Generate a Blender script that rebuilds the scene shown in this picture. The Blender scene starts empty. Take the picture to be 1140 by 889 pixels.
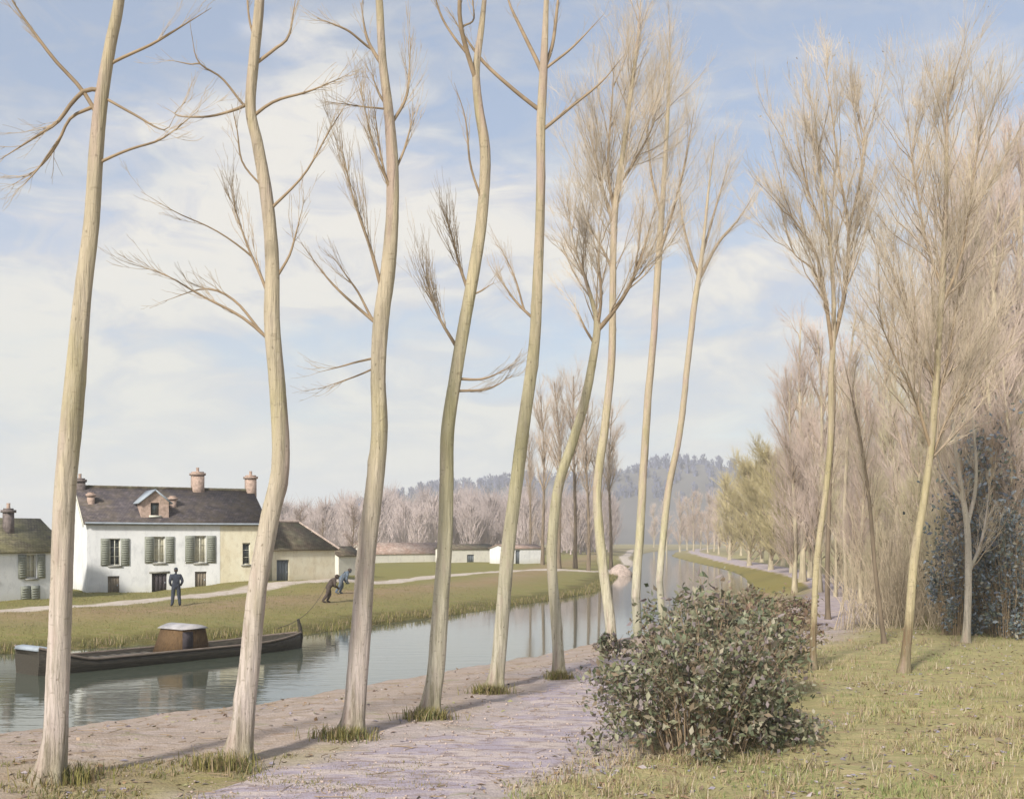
import bpy, bmesh, math, random
import numpy as np
from mathutils import Vector, Matrix
R_ = math.radians
rng = np.random.default_rng(7)
random.seed(7)
SC = bpy.context.scene
COL = SC.collection

# ------------------------------------------------------------------ camera
F, CX, HZ, EYE = 1222.0, 570.0, 600.0, 3.2      # photo pixels: focal length, centre column, horizon row; eye height in m
cam = bpy.data.objects.new('camera', bpy.data.cameras.new('camera'))
COL.objects.link(cam)
cam.location = (0, 0, EYE)
cam.rotation_euler = (R_(90), 0, 0)
cam.data.sensor_width = 36
cam.data.lens = F / 1140 * 36
cam.data.shift_y = (HZ - 444.5) / 1140
cam.data.clip_start = 0.1
cam.data.clip_end = 12000
SC.camera = cam
SC.render.resolution_x, SC.render.resolution_y = 1024, 798

# ------------------------------------------------------------------ sky, sun, exposure
SUN_EL, SUN_AZ = 33, 207          # compass degrees (0 = +Y, clockwise); the sun is left of and a little behind the painter
w = bpy.data.worlds.new('World'); SC.world = w; w.use_nodes = True
nt = w.node_tree; nt.nodes.clear()
def wn(t, **k):
    n = nt.nodes.new(t)
    for a, b in k.items(): setattr(n, a, b)
    return n
def lk(a, b): nt.links.new(a, b)
def val(sock, v):
    if hasattr(v, 'links'): lk(v, sock)
    else: sock.default_value = v
def m_(op, a, b=0.0, c=0.0):
    n = wn('ShaderNodeMath', operation=op)
    val(n.inputs[0], a); val(n.inputs[1], b); val(n.inputs[2], c)
    return n.outputs[0]
sky = wn('ShaderNodeTexSky', sky_type='NISHITA')
sky.sun_disc = False
sky.sun_elevation = R_(SUN_EL); sky.sun_rotation = R_(SUN_AZ)
sky.air_density = 1.0; sky.dust_density = 1.5; sky.ozone_density = 1.0
bg = wn('ShaderNodeBackground'); bg.inputs[1].default_value = 0.10
tc = wn('ShaderNodeTexCoord')
sx = wn('ShaderNodeSeparateXYZ'); lk(tc.outputs['Generated'], sx.inputs[0])
az = m_('ARCTAN2', sx.outputs[0], sx.outputs[1])
el = m_('ARCSINE', sx.outputs[2])
def ang(px, py):
    x, z = (px - CX) / F, (HZ - py) / F
    return math.atan2(x, 1), math.atan2(z, math.hypot(1, x))
# cloud banks (+) and blue openings (-) hung in the sky dome by direction: column, row, half widths, weight, tilt
BANKS = [(270, 190, 210, 85, .34, .35), (540, 260, 150, 55, .30, .05), (840, 75, 110, 42, .24, .1), (380, 120, 80, 50, .2, .2),
         (840, 310, 90, 20, .34, .15), (815, 395, 70, 14, .34, .2), (120, 360, 200, 60, .16, .1), (560, 470, 500, 70, .08, 0), (130, 430, 120, 26, .22, .05), (420, 500, 160, 22, .2, .02), (700, 440, 130, 20, .2, .1), (300, 330, 120, 26, .2, .1),
         (400, 35, 130, 14, .2, .15), (1060, 100, 80, 70, .12, 0),
         (110, 55, 140, 60, -.30, .3), (520, 120, 110, 60, -.26, -.1), (60, 265, 90, 26, -.16, .2), (820, 200, 90, 70, -.26, .1),
         (640, 60, 110, 60, -.2, 0), (450, 345, 120, 24, -.2, .1), (200, 390, 130, 16, -.2, .08), (330, 460, 150, 16, -.16, .03), (620, 400, 120, 20, -.16, .05), (760, 480, 120, 18, -.14, 0), (1000, 30, 170, 30, -.15, 0), (760, 20, 60, 22, -.2, 0)]
mask = None
# soft warp so that the bank edges are ragged
wm = wn('ShaderNodeMapping'); wm.inputs['Scale'].default_value = (5, 5, 11); lk(tc.outputs['Generated'], wm.inputs[0])
wno = wn('ShaderNodeTexNoise'); wno.inputs['Scale'].default_value = 1.6; wno.inputs['Detail'].default_value = 5; lk(wm.outputs[0], wno.inputs[0])
wsx = wn('ShaderNodeSeparateColor'); lk(wno.outputs['Color'], wsx.inputs[0])
azw = m_('MULTIPLY_ADD', m_('SUBTRACT', wsx.outputs[0], .5), .22, az)
elw = m_('MULTIPLY_ADD', m_('SUBTRACT', wsx.outputs[1], .5), .12, el)
for px, py, hw, hh, wt, tilt in BANKS:
    a0, e0 = ang(px, py)
    da = m_('SUBTRACT', azw, a0); de = m_('SUBTRACT', elw, e0)
    de = m_('MULTIPLY_ADD', da, -tilt, de)
    q = m_('ADD', m_('POWER', m_('MULTIPLY', da, F / hw), 2.0), m_('POWER', m_('MULTIPLY', de, F / hh), 2.0))
    g = m_('MULTIPLY', m_('POWER', 2.718, m_('MULTIPLY', q, -.7)), wt)
    mask = g if mask is None else m_('ADD', mask, g)
mp = wn('ShaderNodeMapping'); mp.inputs['Scale'].default_value = (3, 3, 8.5); mp.inputs['Rotation'].default_value = (0, R_(-9), 0)
lk(tc.outputs['Generated'], mp.inputs[0])
n1 = wn('ShaderNodeTexNoise'); n1.inputs['Scale'].default_value = 1.7; n1.inputs['Detail'].default_value = 9; n1.inputs['Roughness'].default_value = .62; n1.inputs['Distortion'].default_value = .5
lk(mp.outputs[0], n1.inputs[0])
n2 = wn('ShaderNodeTexNoise'); n2.inputs['Scale'].default_value = 3.2; n2.inputs['Detail'].default_value = 8; n2.inputs['Roughness'].default_value = .6; n2.inputs['Distortion'].default_value = 1
lk(mp.outputs[0], n2.inputs[0])
low = m_('MULTIPLY', m_('SUBTRACT', .30, m_('ABSOLUTE', el)), 1.2)      # cover thickens towards the horizon
cov = m_('ADD', m_('ADD', n1.outputs[0], mask), low)
mr = wn('ShaderNodeMapRange', interpolation_type='SMOOTHSTEP'); lk(cov, mr.inputs[0])
mr.inputs[1].default_value = .38; mr.inputs[2].default_value = .80; mr.inputs[3].default_value = .52; mr.inputs[4].default_value = 1.0
cr = wn('ShaderNodeValToRGB'); lk(m_('ADD', m_('MULTIPLY_ADD', n2.outputs[0], 1.15, -.20), m_('MULTIPLY', mask, .55)), cr.inputs[0])
e = cr.color_ramp.elements
e[0].position = .24; e[0].color = (3.7, 4.15, 5.1, 1)
e[1].position = .56; e[1].color = (5.75, 5.6, 5.3, 1)
x_ = e.new(.39); x_.color = (4.55, 4.65, 5.0, 1)
# the low sky is a pale greenish grey
cl = wn('ShaderNodeMix', data_type='RGBA'); lk(cr.outputs[0], cl.inputs[6]); cl.inputs[7].default_value = (4.75, 5.05, 4.95, 1)
hr = wn('ShaderNodeMapRange', interpolation_type='SMOOTHSTEP'); lk(el, hr.inputs[0]); hr.inputs[1].default_value = .30; hr.inputs[2].default_value = .04
hr.inputs[3].default_value = 0; hr.inputs[4].default_value = .62; lk(hr.outputs[0], cl.inputs[0])
mx = wn('ShaderNodeMix', data_type='RGBA'); lk(mr.outputs[0], mx.inputs[0]); lk(sky.outputs[0], mx.inputs[6]); lk(cl.outputs[2], mx.inputs[7])
lk(mx.outputs[2], bg.inputs[0])
wo = wn('ShaderNodeOutputWorld'); lk(bg.outputs[0], wo.inputs[0])

sl = bpy.data.lights.new('sun', 'SUN'); sl.energy = 3.3; sl.angle = R_(6); sl.color = (1, .955, .87)
sun = bpy.data.objects.new('sun', sl); COL.objects.link(sun)
sd = Vector((math.sin(R_(SUN_AZ)) * math.cos(R_(SUN_EL)), math.cos(R_(SUN_AZ)) * math.cos(R_(SUN_EL)), math.sin(R_(SUN_EL))))
sun.rotation_euler = sd.to_track_quat('Z', 'Y').to_euler(); sun.location = sd * 60
SC.view_settings.view_transform = 'Standard'; SC.view_settings.look = 'None'
SC.view_settings.exposure = 0.56; SC.view_settings.gamma = 1
SC.view_settings.use_curve_mapping = False
SC.cycles.max_bounces = 5; SC.cycles.diffuse_bounces = 2; SC.cycles.glossy_bounces = 2
SC.cycles.volume_bounces = 1; SC.cycles.use_denoising = True

# ------------------------------------------------------------------ helpers
def px(x, y, d, z=None):
    """pixel of the picture at distance d -> world point"""
    return np.array([(x - CX) / F * d, d, EYE - (y - HZ) / F * d if z is None else z])
def nz(v): return v / (np.linalg.norm(v, axis=-1, keepdims=True) + 1e-9)
def mesh(name, V, quads=None, tris=None, mat=None, parent=None, smooth=False, loc=None):
    V = np.asarray(V, dtype=np.float32).reshape(-1, 3)
    idx, tot = [], []
    if quads is not None and len(quads): q = np.asarray(quads, dtype=np.int32).reshape(-1, 4); idx.append(q.ravel()); tot.append(np.full(len(q), 4, np.int32))
    if tris is not None and len(tris): t = np.asarray(tris, dtype=np.int32).reshape(-1, 3); idx.append(t.ravel()); tot.append(np.full(len(t), 3, np.int32))
    idx = np.concatenate(idx); tot = np.concatenate(tot)
    me = bpy.data.meshes.new(name)
    me.vertices.add(len(V)); me.vertices.foreach_set('co', V.ravel())
    me.loops.add(len(idx)); me.loops.foreach_set('vertex_index', idx)
    me.polygons.add(len(tot)); me.polygons.foreach_set('loop_start', np.concatenate([[0], np.cumsum(tot)[:-1]]).astype(np.int32))
    me.polygons.foreach_set('loop_total', tot)
    if smooth: me.polygons.foreach_set('use_smooth', np.ones(len(tot), bool))
    me.update(calc_edges=True); me.validate()
    o = bpy.data.objects.new(name, me); COL.objects.link(o)
    if mat: me.materials.append(mat)
    if parent: o.parent = parent
    if loc is not None: o.location = loc
    return o
class MB:
    """collects shapes for ONE mesh"""
    def __init__(s): s.V, s.Q, s.T, s.n = [], [], [], 0
    def add(s, V, Q=None, T=None):
        V = np.asarray(V, float).reshape(-1, 3)
        if Q is not None and len(Q): s.Q.append(np.asarray(Q).reshape(-1, 4) + s.n)
        if T is not None and len(T): s.T.append(np.asarray(T).reshape(-1, 3) + s.n)
        s.V.append(V); s.n += len(V)
    def box(s, x0, x1, y0, y1, z0, z1):
        V = [(x, y, z) for z in (z0, z1) for y in (y0, y1) for x in (x0, x1)]
        s.add(V, [(0, 2, 3, 1), (4, 5, 7, 6), (0, 1, 5, 4), (2, 6, 7, 3), (0, 4, 6, 2), (1, 3, 7, 5)])
    def poly(s, pts):
        n = len(pts)
        if n == 4: s.add(pts, [(0, 1, 2, 3)])
        else: s.add(pts, None, [(0, i, i + 1) for i in range(1, n - 1)])
    def prism(s, poly, a, b, axis='y'):
        """closed prism of a 2D outline (x,z) between y=a and y=b (or (y,z) between x=a,b)"""
        n = len(poly)
        f = (lambda p, t: (p[0], t, p[1])) if axis == 'y' else (lambda p, t: (t, p[0], p[1]))
        V = [f(p, a) for p in poly] + [f(p, b) for p in poly]
        s.add(V, [(i, (i + 1) % n, n + (i + 1) % n, n + i) for i in range(n)], [(0, i + 1, i) for i in range(1, n - 1)] + [(n, n + i, n + i + 1) for i in range(1, n - 1)])
    def tubes(s, P, Rr, sides=3, cap=False):
        V, Q = tube_geo(P, Rr, sides); s.add(V, Q)
        if cap:
            N, K = np.asarray(P).shape[:2]
            for i in range(N):
                for k in (0, K - 1):
                    b = (i * K + k) * sides
                    s.add(V.reshape(-1, 3)[b:b + sides], None, [(0, j, j + 1) for j in range(1, sides - 1)])
    def build(s, name, mat, parent=None, smooth=False, loc=None):
        return mesh(name, np.concatenate(s.V), np.concatenate(s.Q) if s.Q else None, np.concatenate(s.T) if s.T else None, mat, parent, smooth, loc)
def tube_geo(P, Rr, sides):
    P = np.asarray(P, float); Rr = np.asarray(Rr, float)
    N, K, _ = P.shape
    T = nz(np.gradient(P, axis=1))
    av = nz(P[:, -1] - P[:, 0])
    ref = np.where(np.abs(av[:, 1:2]) > .85, np.array([[1., 0, 0]]), np.array([[0., 1, 0]]))[:, None, :]
    B = nz(np.cross(T, np.broadcast_to(ref, T.shape))); Nn = np.cross(B, T)
    a = np.arange(sides) / sides * 2 * np.pi
    V = P[:, :, None, :] + Rr[:, :, None, None] * (np.cos(a)[None, None, :, None] * Nn[:, :, None, :] + np.sin(a)[None, None, :, None] * B[:, :, None, :])
    i, k, j = np.meshgrid(np.arange(N), np.arange(K - 1), np.arange(sides), indexing='ij')
    b = (i * K + k) * sides; j2 = (j + 1) % sides
    Q = np.stack([b + j, b + j2, b + sides + j2, b + sides + j], -1).reshape(-1, 4)
    return V.reshape(-1, 3), Q
def resample(pts, K, smooth=True):
    """Catmull-Rom through pts (n,m) -> K points evenly spaced by index"""
    pts = np.asarray(pts, float); n = len(pts)
    if n < 3: 
        t = np.linspace(0, 1, K)[:, None]; return pts[0] * (1 - t) + pts[-1] * t
    ext = np.vstack([2 * pts[0] - pts[1], pts, 2 * pts[-1] - pts[-2]])
    d = np.concatenate([[0], np.cumsum(np.linalg.norm(np.diff(pts[:, :3], axis=0), axis=1))])
    s = np.linspace(0, d[-1], K); i = np.clip(np.searchsorted(d, s, 'right') - 1, 0, n - 2)
    t = ((s - d[i]) / (d[i + 1] - d[i] + 1e-9))[:, None]
    p0, p1, p2, p3 = ext[i], ext[i + 1], ext[i + 2], ext[i + 3]
    return .5 * (2 * p1 + (p2 - p0) * t + (2 * p0 - 5 * p1 + 4 * p2 - p3) * t ** 2 + (3 * p1 - p0 - 3 * p2 + p3) * t ** 3)
def spawn(P, Rr, n, l0, l1, spread, up, r0, K=5, t0=.1, t1=1., taper=.8, jit=.10, tip=.4):
    """n twigs growing out of the polylines P (M,Kp,3)"""
    M, Kp, _ = P.shape
    Ls = np.linalg.norm(np.diff(P, axis=1), axis=2).sum(1)
    ix = rng.choice(M, n, p=Ls / Ls.sum()); t = t0 + (t1 - t0) * rng.random(n)
    f = np.clip(t * (Kp - 1), 0, Kp - 1.001); i = f.astype(int); a = (f - i)[:, None]
    pt = P[ix, i] * (1 - a) + P[ix, i + 1] * a; tan = nz(P[ix, i + 1] - P[ix, i])
    rp = Rr[ix, i]
    v = rng.normal(size=(n, 3)); v -= (v * tan).sum(1, keepdims=True) * tan; v = nz(v)
    L = rng.uniform(l0, l1, n) * (1 - tip * t)
    d0 = nz(tan + v * spread * rng.uniform(.6, 1.3, (n, 1)))
    Q = np.zeros((n, K, 3)); Q[:, 0] = pt
    for k in range(1, K):
        d = nz(d0 + np.array([0, 0, up]) * (k / (K - 1)) + rng.normal(size=(n, 3)) * jit)
        Q[:, k] = Q[:, k - 1] + d * (L / (K - 1))[:, None]
    s = np.linspace(0, 1, K)[None]
    r = np.minimum(r0 * rng.uniform(.7, 1.2, n), rp * .9)[:, None] * (1 - taper * s)
    return Q, np.maximum(r, .0022)
def tag(o, label=None, cat=None, group=None, kind=None):
    if label: o['label'] = label
    if cat: o['category'] = cat
    if group: o['group'] = group
    if kind: o['kind'] = kind
    return o
def empty(name, loc, rz=0, **k):
    o = bpy.data.objects.new(name, None); COL.objects.link(o); o.empty_display_size = .3
    o.location = loc; o.rotation_euler = (0, 0, rz); tag(o, **k); return o
def copy_tree(o, parent=None):
    c = o.copy(); COL.objects.link(c)
    if parent: c.parent = parent
    for ch in [x for x in bpy.data.objects if x.parent == o]: copy_tree(ch, c)
    return c

# ------------------------------------------------------------------ materials
class Mat:
    def __init__(s, name, rough=.85, spec=.2):
        s.m = bpy.data.materials.new(name); s.m.use_nodes = True; s.nt = s.m.node_tree
        s.b = s.nt.nodes['Principled BSDF']; s.b.inputs['Roughness'].default_value = rough
        s.b.inputs['Specular IOR Level'].default_value = spec
        s.tc = s.nt.nodes.new('ShaderNodeTexCoord')
    def n(s, t, **k):
        x = s.nt.nodes.new(t)
        for a, b in k.items(): setattr(x, a, b)
        return x
    def l(s, a, b): s.nt.links.new(a, b)
    def noise(s, scale, detail=4, stretch=(1, 1, 1), rough=.55, coord='Object', rot=(0, 0, 0), dist=0):
        mp = s.n('ShaderNodeMapping'); mp.inputs['Scale'].default_value = stretch; mp.inputs['Rotation'].default_value = rot
        s.l(s.tc.outputs[coord], mp.inputs[0])
        x = s.n('ShaderNodeTexNoise'); x.inputs['Scale'].default_value = scale; x.inputs['Detail'].default_value = detail
        x.inputs['Roughness'].default_value = rough; x.inputs['Distortion'].default_value = dist; s.l(mp.outputs[0], x.inputs[0]); return x.outputs['Fac']
    def ramp(s, fac, stops):
        r = s.n('ShaderNodeValToRGB'); s.l(fac, r.inputs[0]); e = r.color_ramp.elements
        while len(e) < len(stops): e.new(.5)
        for q, (p, c) in zip(e, stops): q.position = p; q.color = (*c, 1)
        return r.outputs[0]
    def mix(s, fac, a, b, mode='MIX'):
        x = s.n('ShaderNodeMix', data_type='RGBA', blend_type=mode)
        for k, v in ((0, fac), (6, a), (7, b)):
            if hasattr(v, 'links'): s.l(v, x.inputs[k])
            else: x.inputs[k].default_value = v if k == 0 else (*v, 1)
        return x.outputs[2]
    def mr(s, v, a, b, c=0, d=1):
        x = s.n('ShaderNodeMapRange'); s.l(v, x.inputs[0])
        for i, q in enumerate((a, b, c, d)): x.inputs[i + 1].default_value = q
        return x.outputs[0]
    def color(s, c): 
        if hasattr(c, 'links'): s.l(c, s.b.inputs['Base Color'])
        else: s.b.inputs['Base Color'].default_value = (*c, 1)
        return s
    def bump(s, h, strength=.4, dist=.03):
        x = s.n('ShaderNodeBump'); x.inputs['Strength'].default_value = strength; x.inputs['Distance'].default_value = dist
        s.l(h, x.inputs['Height']); s.l(x.outputs[0], s.b.inputs['Normal']); return s
def plain(name, c, var=.25, scale=4, rough=.85, stretch=(1, 1, 1), bump=.15, spec=.2):
    m = Mat(name, rough, spec); f = m.noise(scale, 5, stretch)
    m.color(m.ramp(f, [(.3, tuple(v * (1 - var) for v in c)), (.7, tuple(min(1, v * (1 + var)) for v in c))]))
    if bump: m.bump(f, bump)
    return m.m
def island(name, cols, rough=.75, transl=0.0):
    """each separate leaf or blade takes its own tint from the list"""
    m = Mat(name, rough, .25); g = m.n('ShaderNodeNewGeometry')
    k = len(cols); r = m.n('ShaderNodeValToRGB'); r.color_ramp.interpolation = 'CONSTANT'; m.l(g.outputs['Random Per Island'], r.inputs[0])
    e = r.color_ramp.elements
    while len(e) < k: e.new(.5)
    for i in range(k): e[i].position = i / k; e[i].color = (*cols[i], 1)
    m.color(r.outputs[0])
    if transl:
        t = m.n('ShaderNodeBsdfTranslucent'); m.l(r.outputs[0], t.inputs[0])
        x = m.n('ShaderNodeMixShader'); x.inputs[0].default_value = transl
        m.l(m.b.outputs[0], x.inputs[1]); m.l(t.outputs[0], x.inputs[2]); m.l(x.outputs[0], m.nt.nodes['Material Output'].inputs[0])
    return m.m
def bark(name, low, mid, top, z0, z1, dark=.55):
    m = Mat(name, .9, .12)
    streak = m.noise(1.0, 6, (14, 14, 1.1), .6); patch = m.noise(1.0, 5, (2.6, 2.6, .7), .6); fine = m.noise(1, 4, (40, 40, 6))
    sp = m.n('ShaderNodeSeparateXYZ'); m.l(m.tc.outputs['Object'], sp.inputs[0])
    zz = m.n('ShaderNodeMath', operation='MULTIPLY_ADD'); m.l(patch, zz.inputs[0]); zz.inputs[1].default_value = 3.0; m.l(sp.outputs[2], zz.inputs[2])
    c = m.mix(m.mr(zz.outputs[0], z0 + .9, z1 + 1.5), low, mid)
    c = m.mix(m.mr(zz.outputs[0], z1 + 2, z1 + 7), c, top)
    moss = m.noise(1, 4, (1.7, 1.7, .5))
    c = m.mix(m.mr(moss, .5, .68, 0, .5), c, (.36, .32, .12))
    lil = m.noise(1, 4, (3.1, 3.1, .8), rot=(.2, .1, 0)); c = m.mix(m.mr(lil, .52, .66, 0, .45), c, (.46, .36, .34))
    c = m.mix(m.mr(streak, .38, .72, .0, .62), c, tuple(v * dark for v in mid))
    c = m.mix(m.mr(fine, .58, .75, 0, .35), c, (.66, .62, .50))
    kv = m.n('ShaderNodeTexVoronoi'); kmp = m.n('ShaderNodeMapping'); kmp.inputs['Scale'].default_value = (2.0, 2.0, 1.25); m.l(m.tc.outputs['Object'], kmp.inputs[0])
    kd = m.n('ShaderNodeMix', data_type='VECTOR'); m.l(kmp.outputs[0], kd.inputs[4]); kn = m.n('ShaderNodeTexNoise'); kn.inputs['Scale'].default_value = 5; m.l(kmp.outputs[0], kn.inputs[0]); m.l(kn.outputs['Color'], kd.inputs[5]); kd.inputs[0].default_value = .14; m.l(kd.outputs[1], kv.inputs['Vector'])
    c = m.mix(m.mr(kv.outputs['Distance'], .15, .07, 0, .6), c, tuple(v * .34 for v in top))
    zb = m.n('ShaderNodeMath', operation='MULTIPLY_ADD'); m.l(moss, zb.inputs[0]); zb.inputs[1].default_value = 1.6; m.l(sp.outputs[2], zb.inputs[2])
    c = m.mix(m.mr(zb.outputs[0], 1.45, .85, 0, .6), c, (.22, .21, .10))
    pore = m.noise(1, 3, (7, 7, 22), .5); c = m.mix(m.mr(pore, .62, .72, 0, .5), c, tuple(v * .5 for v in top))
    crack = m.noise(1, 7, (22, 22, 1.6), .7, dist=.4); c = m.mix(m.mr(crack, .55, .67, 0, .5), c, tuple(v * .42 for v in mid))
    les = m.noise(1, 4, (4.2, 4.2, 3.0), .6, rot=(.3, .1, .7), dist=.8); c = m.mix(m.mr(les, .66, .69, 0, .7), c, tuple(v * .5 for v in mid))
    zc = m.mr(sp.outputs[2], 2.6, .3, 0, .75); fc = m.n('ShaderNodeMath', operation='MULTIPLY'); m.l(zc, fc.inputs[0]); m.l(m.mr(crack, .48, .60), fc.inputs[1]); c = m.mix(fc.outputs[0], c, tuple(v * .40 for v in mid))
    rose = m.noise(1, 5, (1.9, 1.9, .35), .6, rot=(0, 0, 1)); c = m.mix(m.mr(rose, .54, .64, 0, .5), c, (.42, .30, .27))
    m.color(c)
    h = m.n('ShaderNodeMath', operation='MULTIPLY_ADD'); m.l(streak, h.inputs[0]); h.inputs[1].default_value = 1.3; m.l(crack, h.inputs[2])
    m.bump(h.outputs[0], .75, .05)
    return m.m
M = {}
M['bark_big'] = bark('poplar_bark', (.63, .545, .50), (.55, .47, .34), (.49, .40, .28), 1.2, 5.0)
M['bark_slim'] = bark('slim_poplar_bark', (.64, .59, .48), (.59, .53, .34), (.50, .40, .28), .8, 4.5)
M['bark_right'] = bark('meadow_tree_bark', (.20, .13, .08), (.52, .44, .27), (.46, .38, .26), 1.35, 1.5)
M['bark_pale'] = bark('pale_tree_bark', (.56, .49, .40), (.56, .50, .42), (.50, .43, .36), .5, 2)
M['twig'] = plain('twig_bark', (.44, .35, .25), .3, 1.2, bump=0)
M['limb'] = plain('limb_bark', (.31, .23, .15), .3, 3, bump=.2)
M['limb_mid'] = plain('crown_limb_bark', (.37, .29, .21), .3, 2, bump=0)
M['twig_fine'] = plain('fine_twig_bark', (.60, .50, .38), .25, 1.0, bump=0)
M['twig_pink'] = plain('pink_twig_bark', (.62, .50, .43), .22, .6, bump=0)
M['twig_tan'] = plain('tan_twig_bark', (.62, .55, .37), .25, .6, bump=0)
M['twig_under'] = plain('undergrowth_bark', (.56, .46, .33), .35, .25, bump=0)
M['twig_willow'] = plain('willow_twig_bark', (.60, .51, .29), .25, .5, bump=0)
M['twig_grey'] = plain('grey_twig_bark', (.36, .28, .25), .25, .5, bump=0)
M['twig_clump'] = plain('ochre_twig_bark', (.56, .45, .36), .3, .5, bump=0)
M['trunk_dark'] = plain('dark_trunk_bark', (.20, .155, .11), .3, 2, stretch=(3, 3, .6))
M['trunk_pale'] = plain('wood_trunk_bark', (.42, .36, .25), .35, 2, stretch=(4, 4, .6))
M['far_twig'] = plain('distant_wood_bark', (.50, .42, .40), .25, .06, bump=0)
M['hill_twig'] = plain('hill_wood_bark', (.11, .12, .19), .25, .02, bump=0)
M['plaster'] = None
def plaster(name, base, stain, low=None):
    m = Mat(name, .9, .15)
    a = m.noise(1, 7, (1.1, 1.1, .7), .65); b = m.noise(6, 4); s_ = m.noise(1, 6, (2.6, 2.6, 1.3), .7)
    c = m.mix(m.mr(a, .42, .75, 0, .6), base, stain)
    c = m.mix(m.mr(s_, .50, .72, 0, .5), c, tuple(v * .72 for v in stain))
    if low:
        sp = m.n('ShaderNodeSeparateXYZ'); m.l(m.tc.outputs['Object'], sp.inputs[0])
        z = m.n('ShaderNodeMath', operation='MULTIPLY_ADD'); m.l(a, z.inputs[0]); z.inputs[1].default_value = 1.2; m.l(sp.outputs[2], z.inputs[2])
        c = m.mix(m.mr(z.outputs[0], 1.3, .5, 0, .6), c, low)
    m.color(c); m.bump(b, .25, .02); return m.m
M['white_wall'] = plaster('white_plaster', (.80, .80, .79), (.58, .59, .60), (.50, .48, .38))
M['cream_wall'] = plaster('cream_plaster', (.76, .71, .55), (.58, .47, .29), (.44, .36, .24))
M['grey_wall'] = plaster('pale_garden_plaster', (.74, .71, .62), (.62, .58, .54))
def tiles(name, c1, c2, c3, sc=3.2):
    m = Mat(name, .85, .2)
    br = m.n('ShaderNodeTexBrick'); m.l(m.tc.outputs['UV'], br.inputs[0]); br.inputs['Scale'].default_value = sc
    br.inputs['Color1'].default_value = (*c1, 1); br.inputs['Color2'].default_value = (*c2, 1); br.inputs['Mortar'].default_value = (*[v * .5 for v in c1], 1)
    br.inputs['Mortar Size'].default_value = .05; br.inputs['Brick Width'].default_value = .5; br.inputs['Row Height'].default_value = .35
    p = m.noise(.9, 7, rough=.65); q = m.noise(3.5, 5); u_ = m.noise(1.6, 6, rough=.7, rot=(.4, .2, 1))
    c = m.mix(m.mr(p, .42, .62, 0, .85), br.outputs[0], c3)
    c = m.mix(m.mr(q, .5, .72, 0, .5), c, tuple(v * 1.8 for v in c2)); c = m.mix(m.mr(u_, .54, .66, 0, .6), c, tuple(v * .5 for v in c1))
    m.color(c); m.bump(br.outputs['Fac'], -.5, .03); return m.m
M['slate'] = tiles('slate_tiles', (.085, .075, .085), (.125, .105, .105), (.13, .105, .08))
M['moss_roof'] = tiles('mossy_tiles', (.17, .15, .11), (.23, .20, .13), (.24, .22, .11))
M['brown_roof'] = tiles('brown_tiles', (.13, .10, .075), (.17, .13, .09), (.15, .145, .09))
M['red_roof'] = tiles('faded_red_tiles', (.36, .24, .19), (.43, .31, .25), (.40, .32, .27))
M['brick'] = plain('pink_brick', (.42, .31, .25), .3, 7)
M['brick_dark'] = plain('sooty_brick', (.17, .14, .13), .35, 7)
M['shutter'] = plain('grey_green_shutter_paint', (.27, .28, .235), .2, 5, stretch=(6, 6, 1))
M['door_grey'] = plain('blue_grey_door_paint', (.16, .18, .20), .25, 5, stretch=(6, 6, 1))
M['door_brown'] = plain('weathered_brown_door', (.24, .20, .15), .25, 5, stretch=(6, 6, 1))
M['door_dark'] = plain('dark_door_paint', (.065, .055, .06), .3, 5)
M['frame'] = plain('pale_window_paint', (.66, .64, .54), .12, 8)
M['curtain'] = plain('pale_curtain', (.60, .56, .42), .15, 6)
g = Mat('window_glass', .08, .6); g.color((.05, .06, .06)); M['glass'] = g.m
M['lead'] = plain('dull_zinc', (.34, .38, .42), .15, 5, rough=.5)
M['stone'] = plain('grey_stone', (.30, .29, .26), .25, 6)
M['hull'] = plain('tarred_hull_planks', (.052, .044, .032), .5, 3, stretch=(1, 8, 8), rough=.55, spec=.4)
M['hull_pale'] = plain('worn_rail_wood', (.40, .33, .28), .25, 4, stretch=(1, 8, 8))
M['rail'] = plain('tarry_rail_wood', (.20, .16, .13), .35, 4, stretch=(1, 8, 8))
M['deck'] = plain('wet_deck_planks', (.12, .10, .075), .35, 3, stretch=(.6, 8, 8), rough=.5)
M['cabin'] = plain('brown_cabin_planks', (.13, .08, .04), .35, 4, stretch=(6, 6, 1))
M['cabin_roof'] = plain('grey_cabin_tar_cloth', (.42, .40, .40), .2, 4)
M['cloth_dark'] = plain('dark_blue_wool', (.045, .052, .07), .3, 8)
M['cloth_grey'] = plain('grey_blue_smock', (.12, .15, .19), .25, 8)
M['cloth_brown'] = plain('brown_wool', (.085, .065, .055), .3, 8)
M['skin'] = plain('skin', (.45, .28, .20), .1, 8, bump=0)
M['hair'] = plain('dark_hair', (.05, .035, .025), .2, 20)
M['rope'] = plain('hemp_rope', (.13, .10, .07), .2, 20)
M['gravel'] = plain('pinkish_gravel', (.44, .35, .30), .3, 5)
LEAF_BUSH = [(.40, .36, .27), (.30, .30, .19), (.27, .23, .16), (.25, .19, .13), (.21, .22, .12), (.18, .20, .12), (.13, .15, .085), (.10, .12, .07), (.22, .22, .14), (.30, .25, .24), (.26, .21, .21), (.16, .16, .10), (.36, .35, .24), (.20, .22, .15), (.15, .125, .09), (.24, .19, .13)]
M['bush_leaf'] = island('bush_leaves', LEAF_BUSH, .6, .2)
M['bramble_leaf'] = island('bramble_leaves', [(.28, .19, .13), (.33, .25, .17), (.22, .18, .10), (.25, .26, .13), (.38, .30, .22), (.20, .13, .10)], .7, .2)
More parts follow.
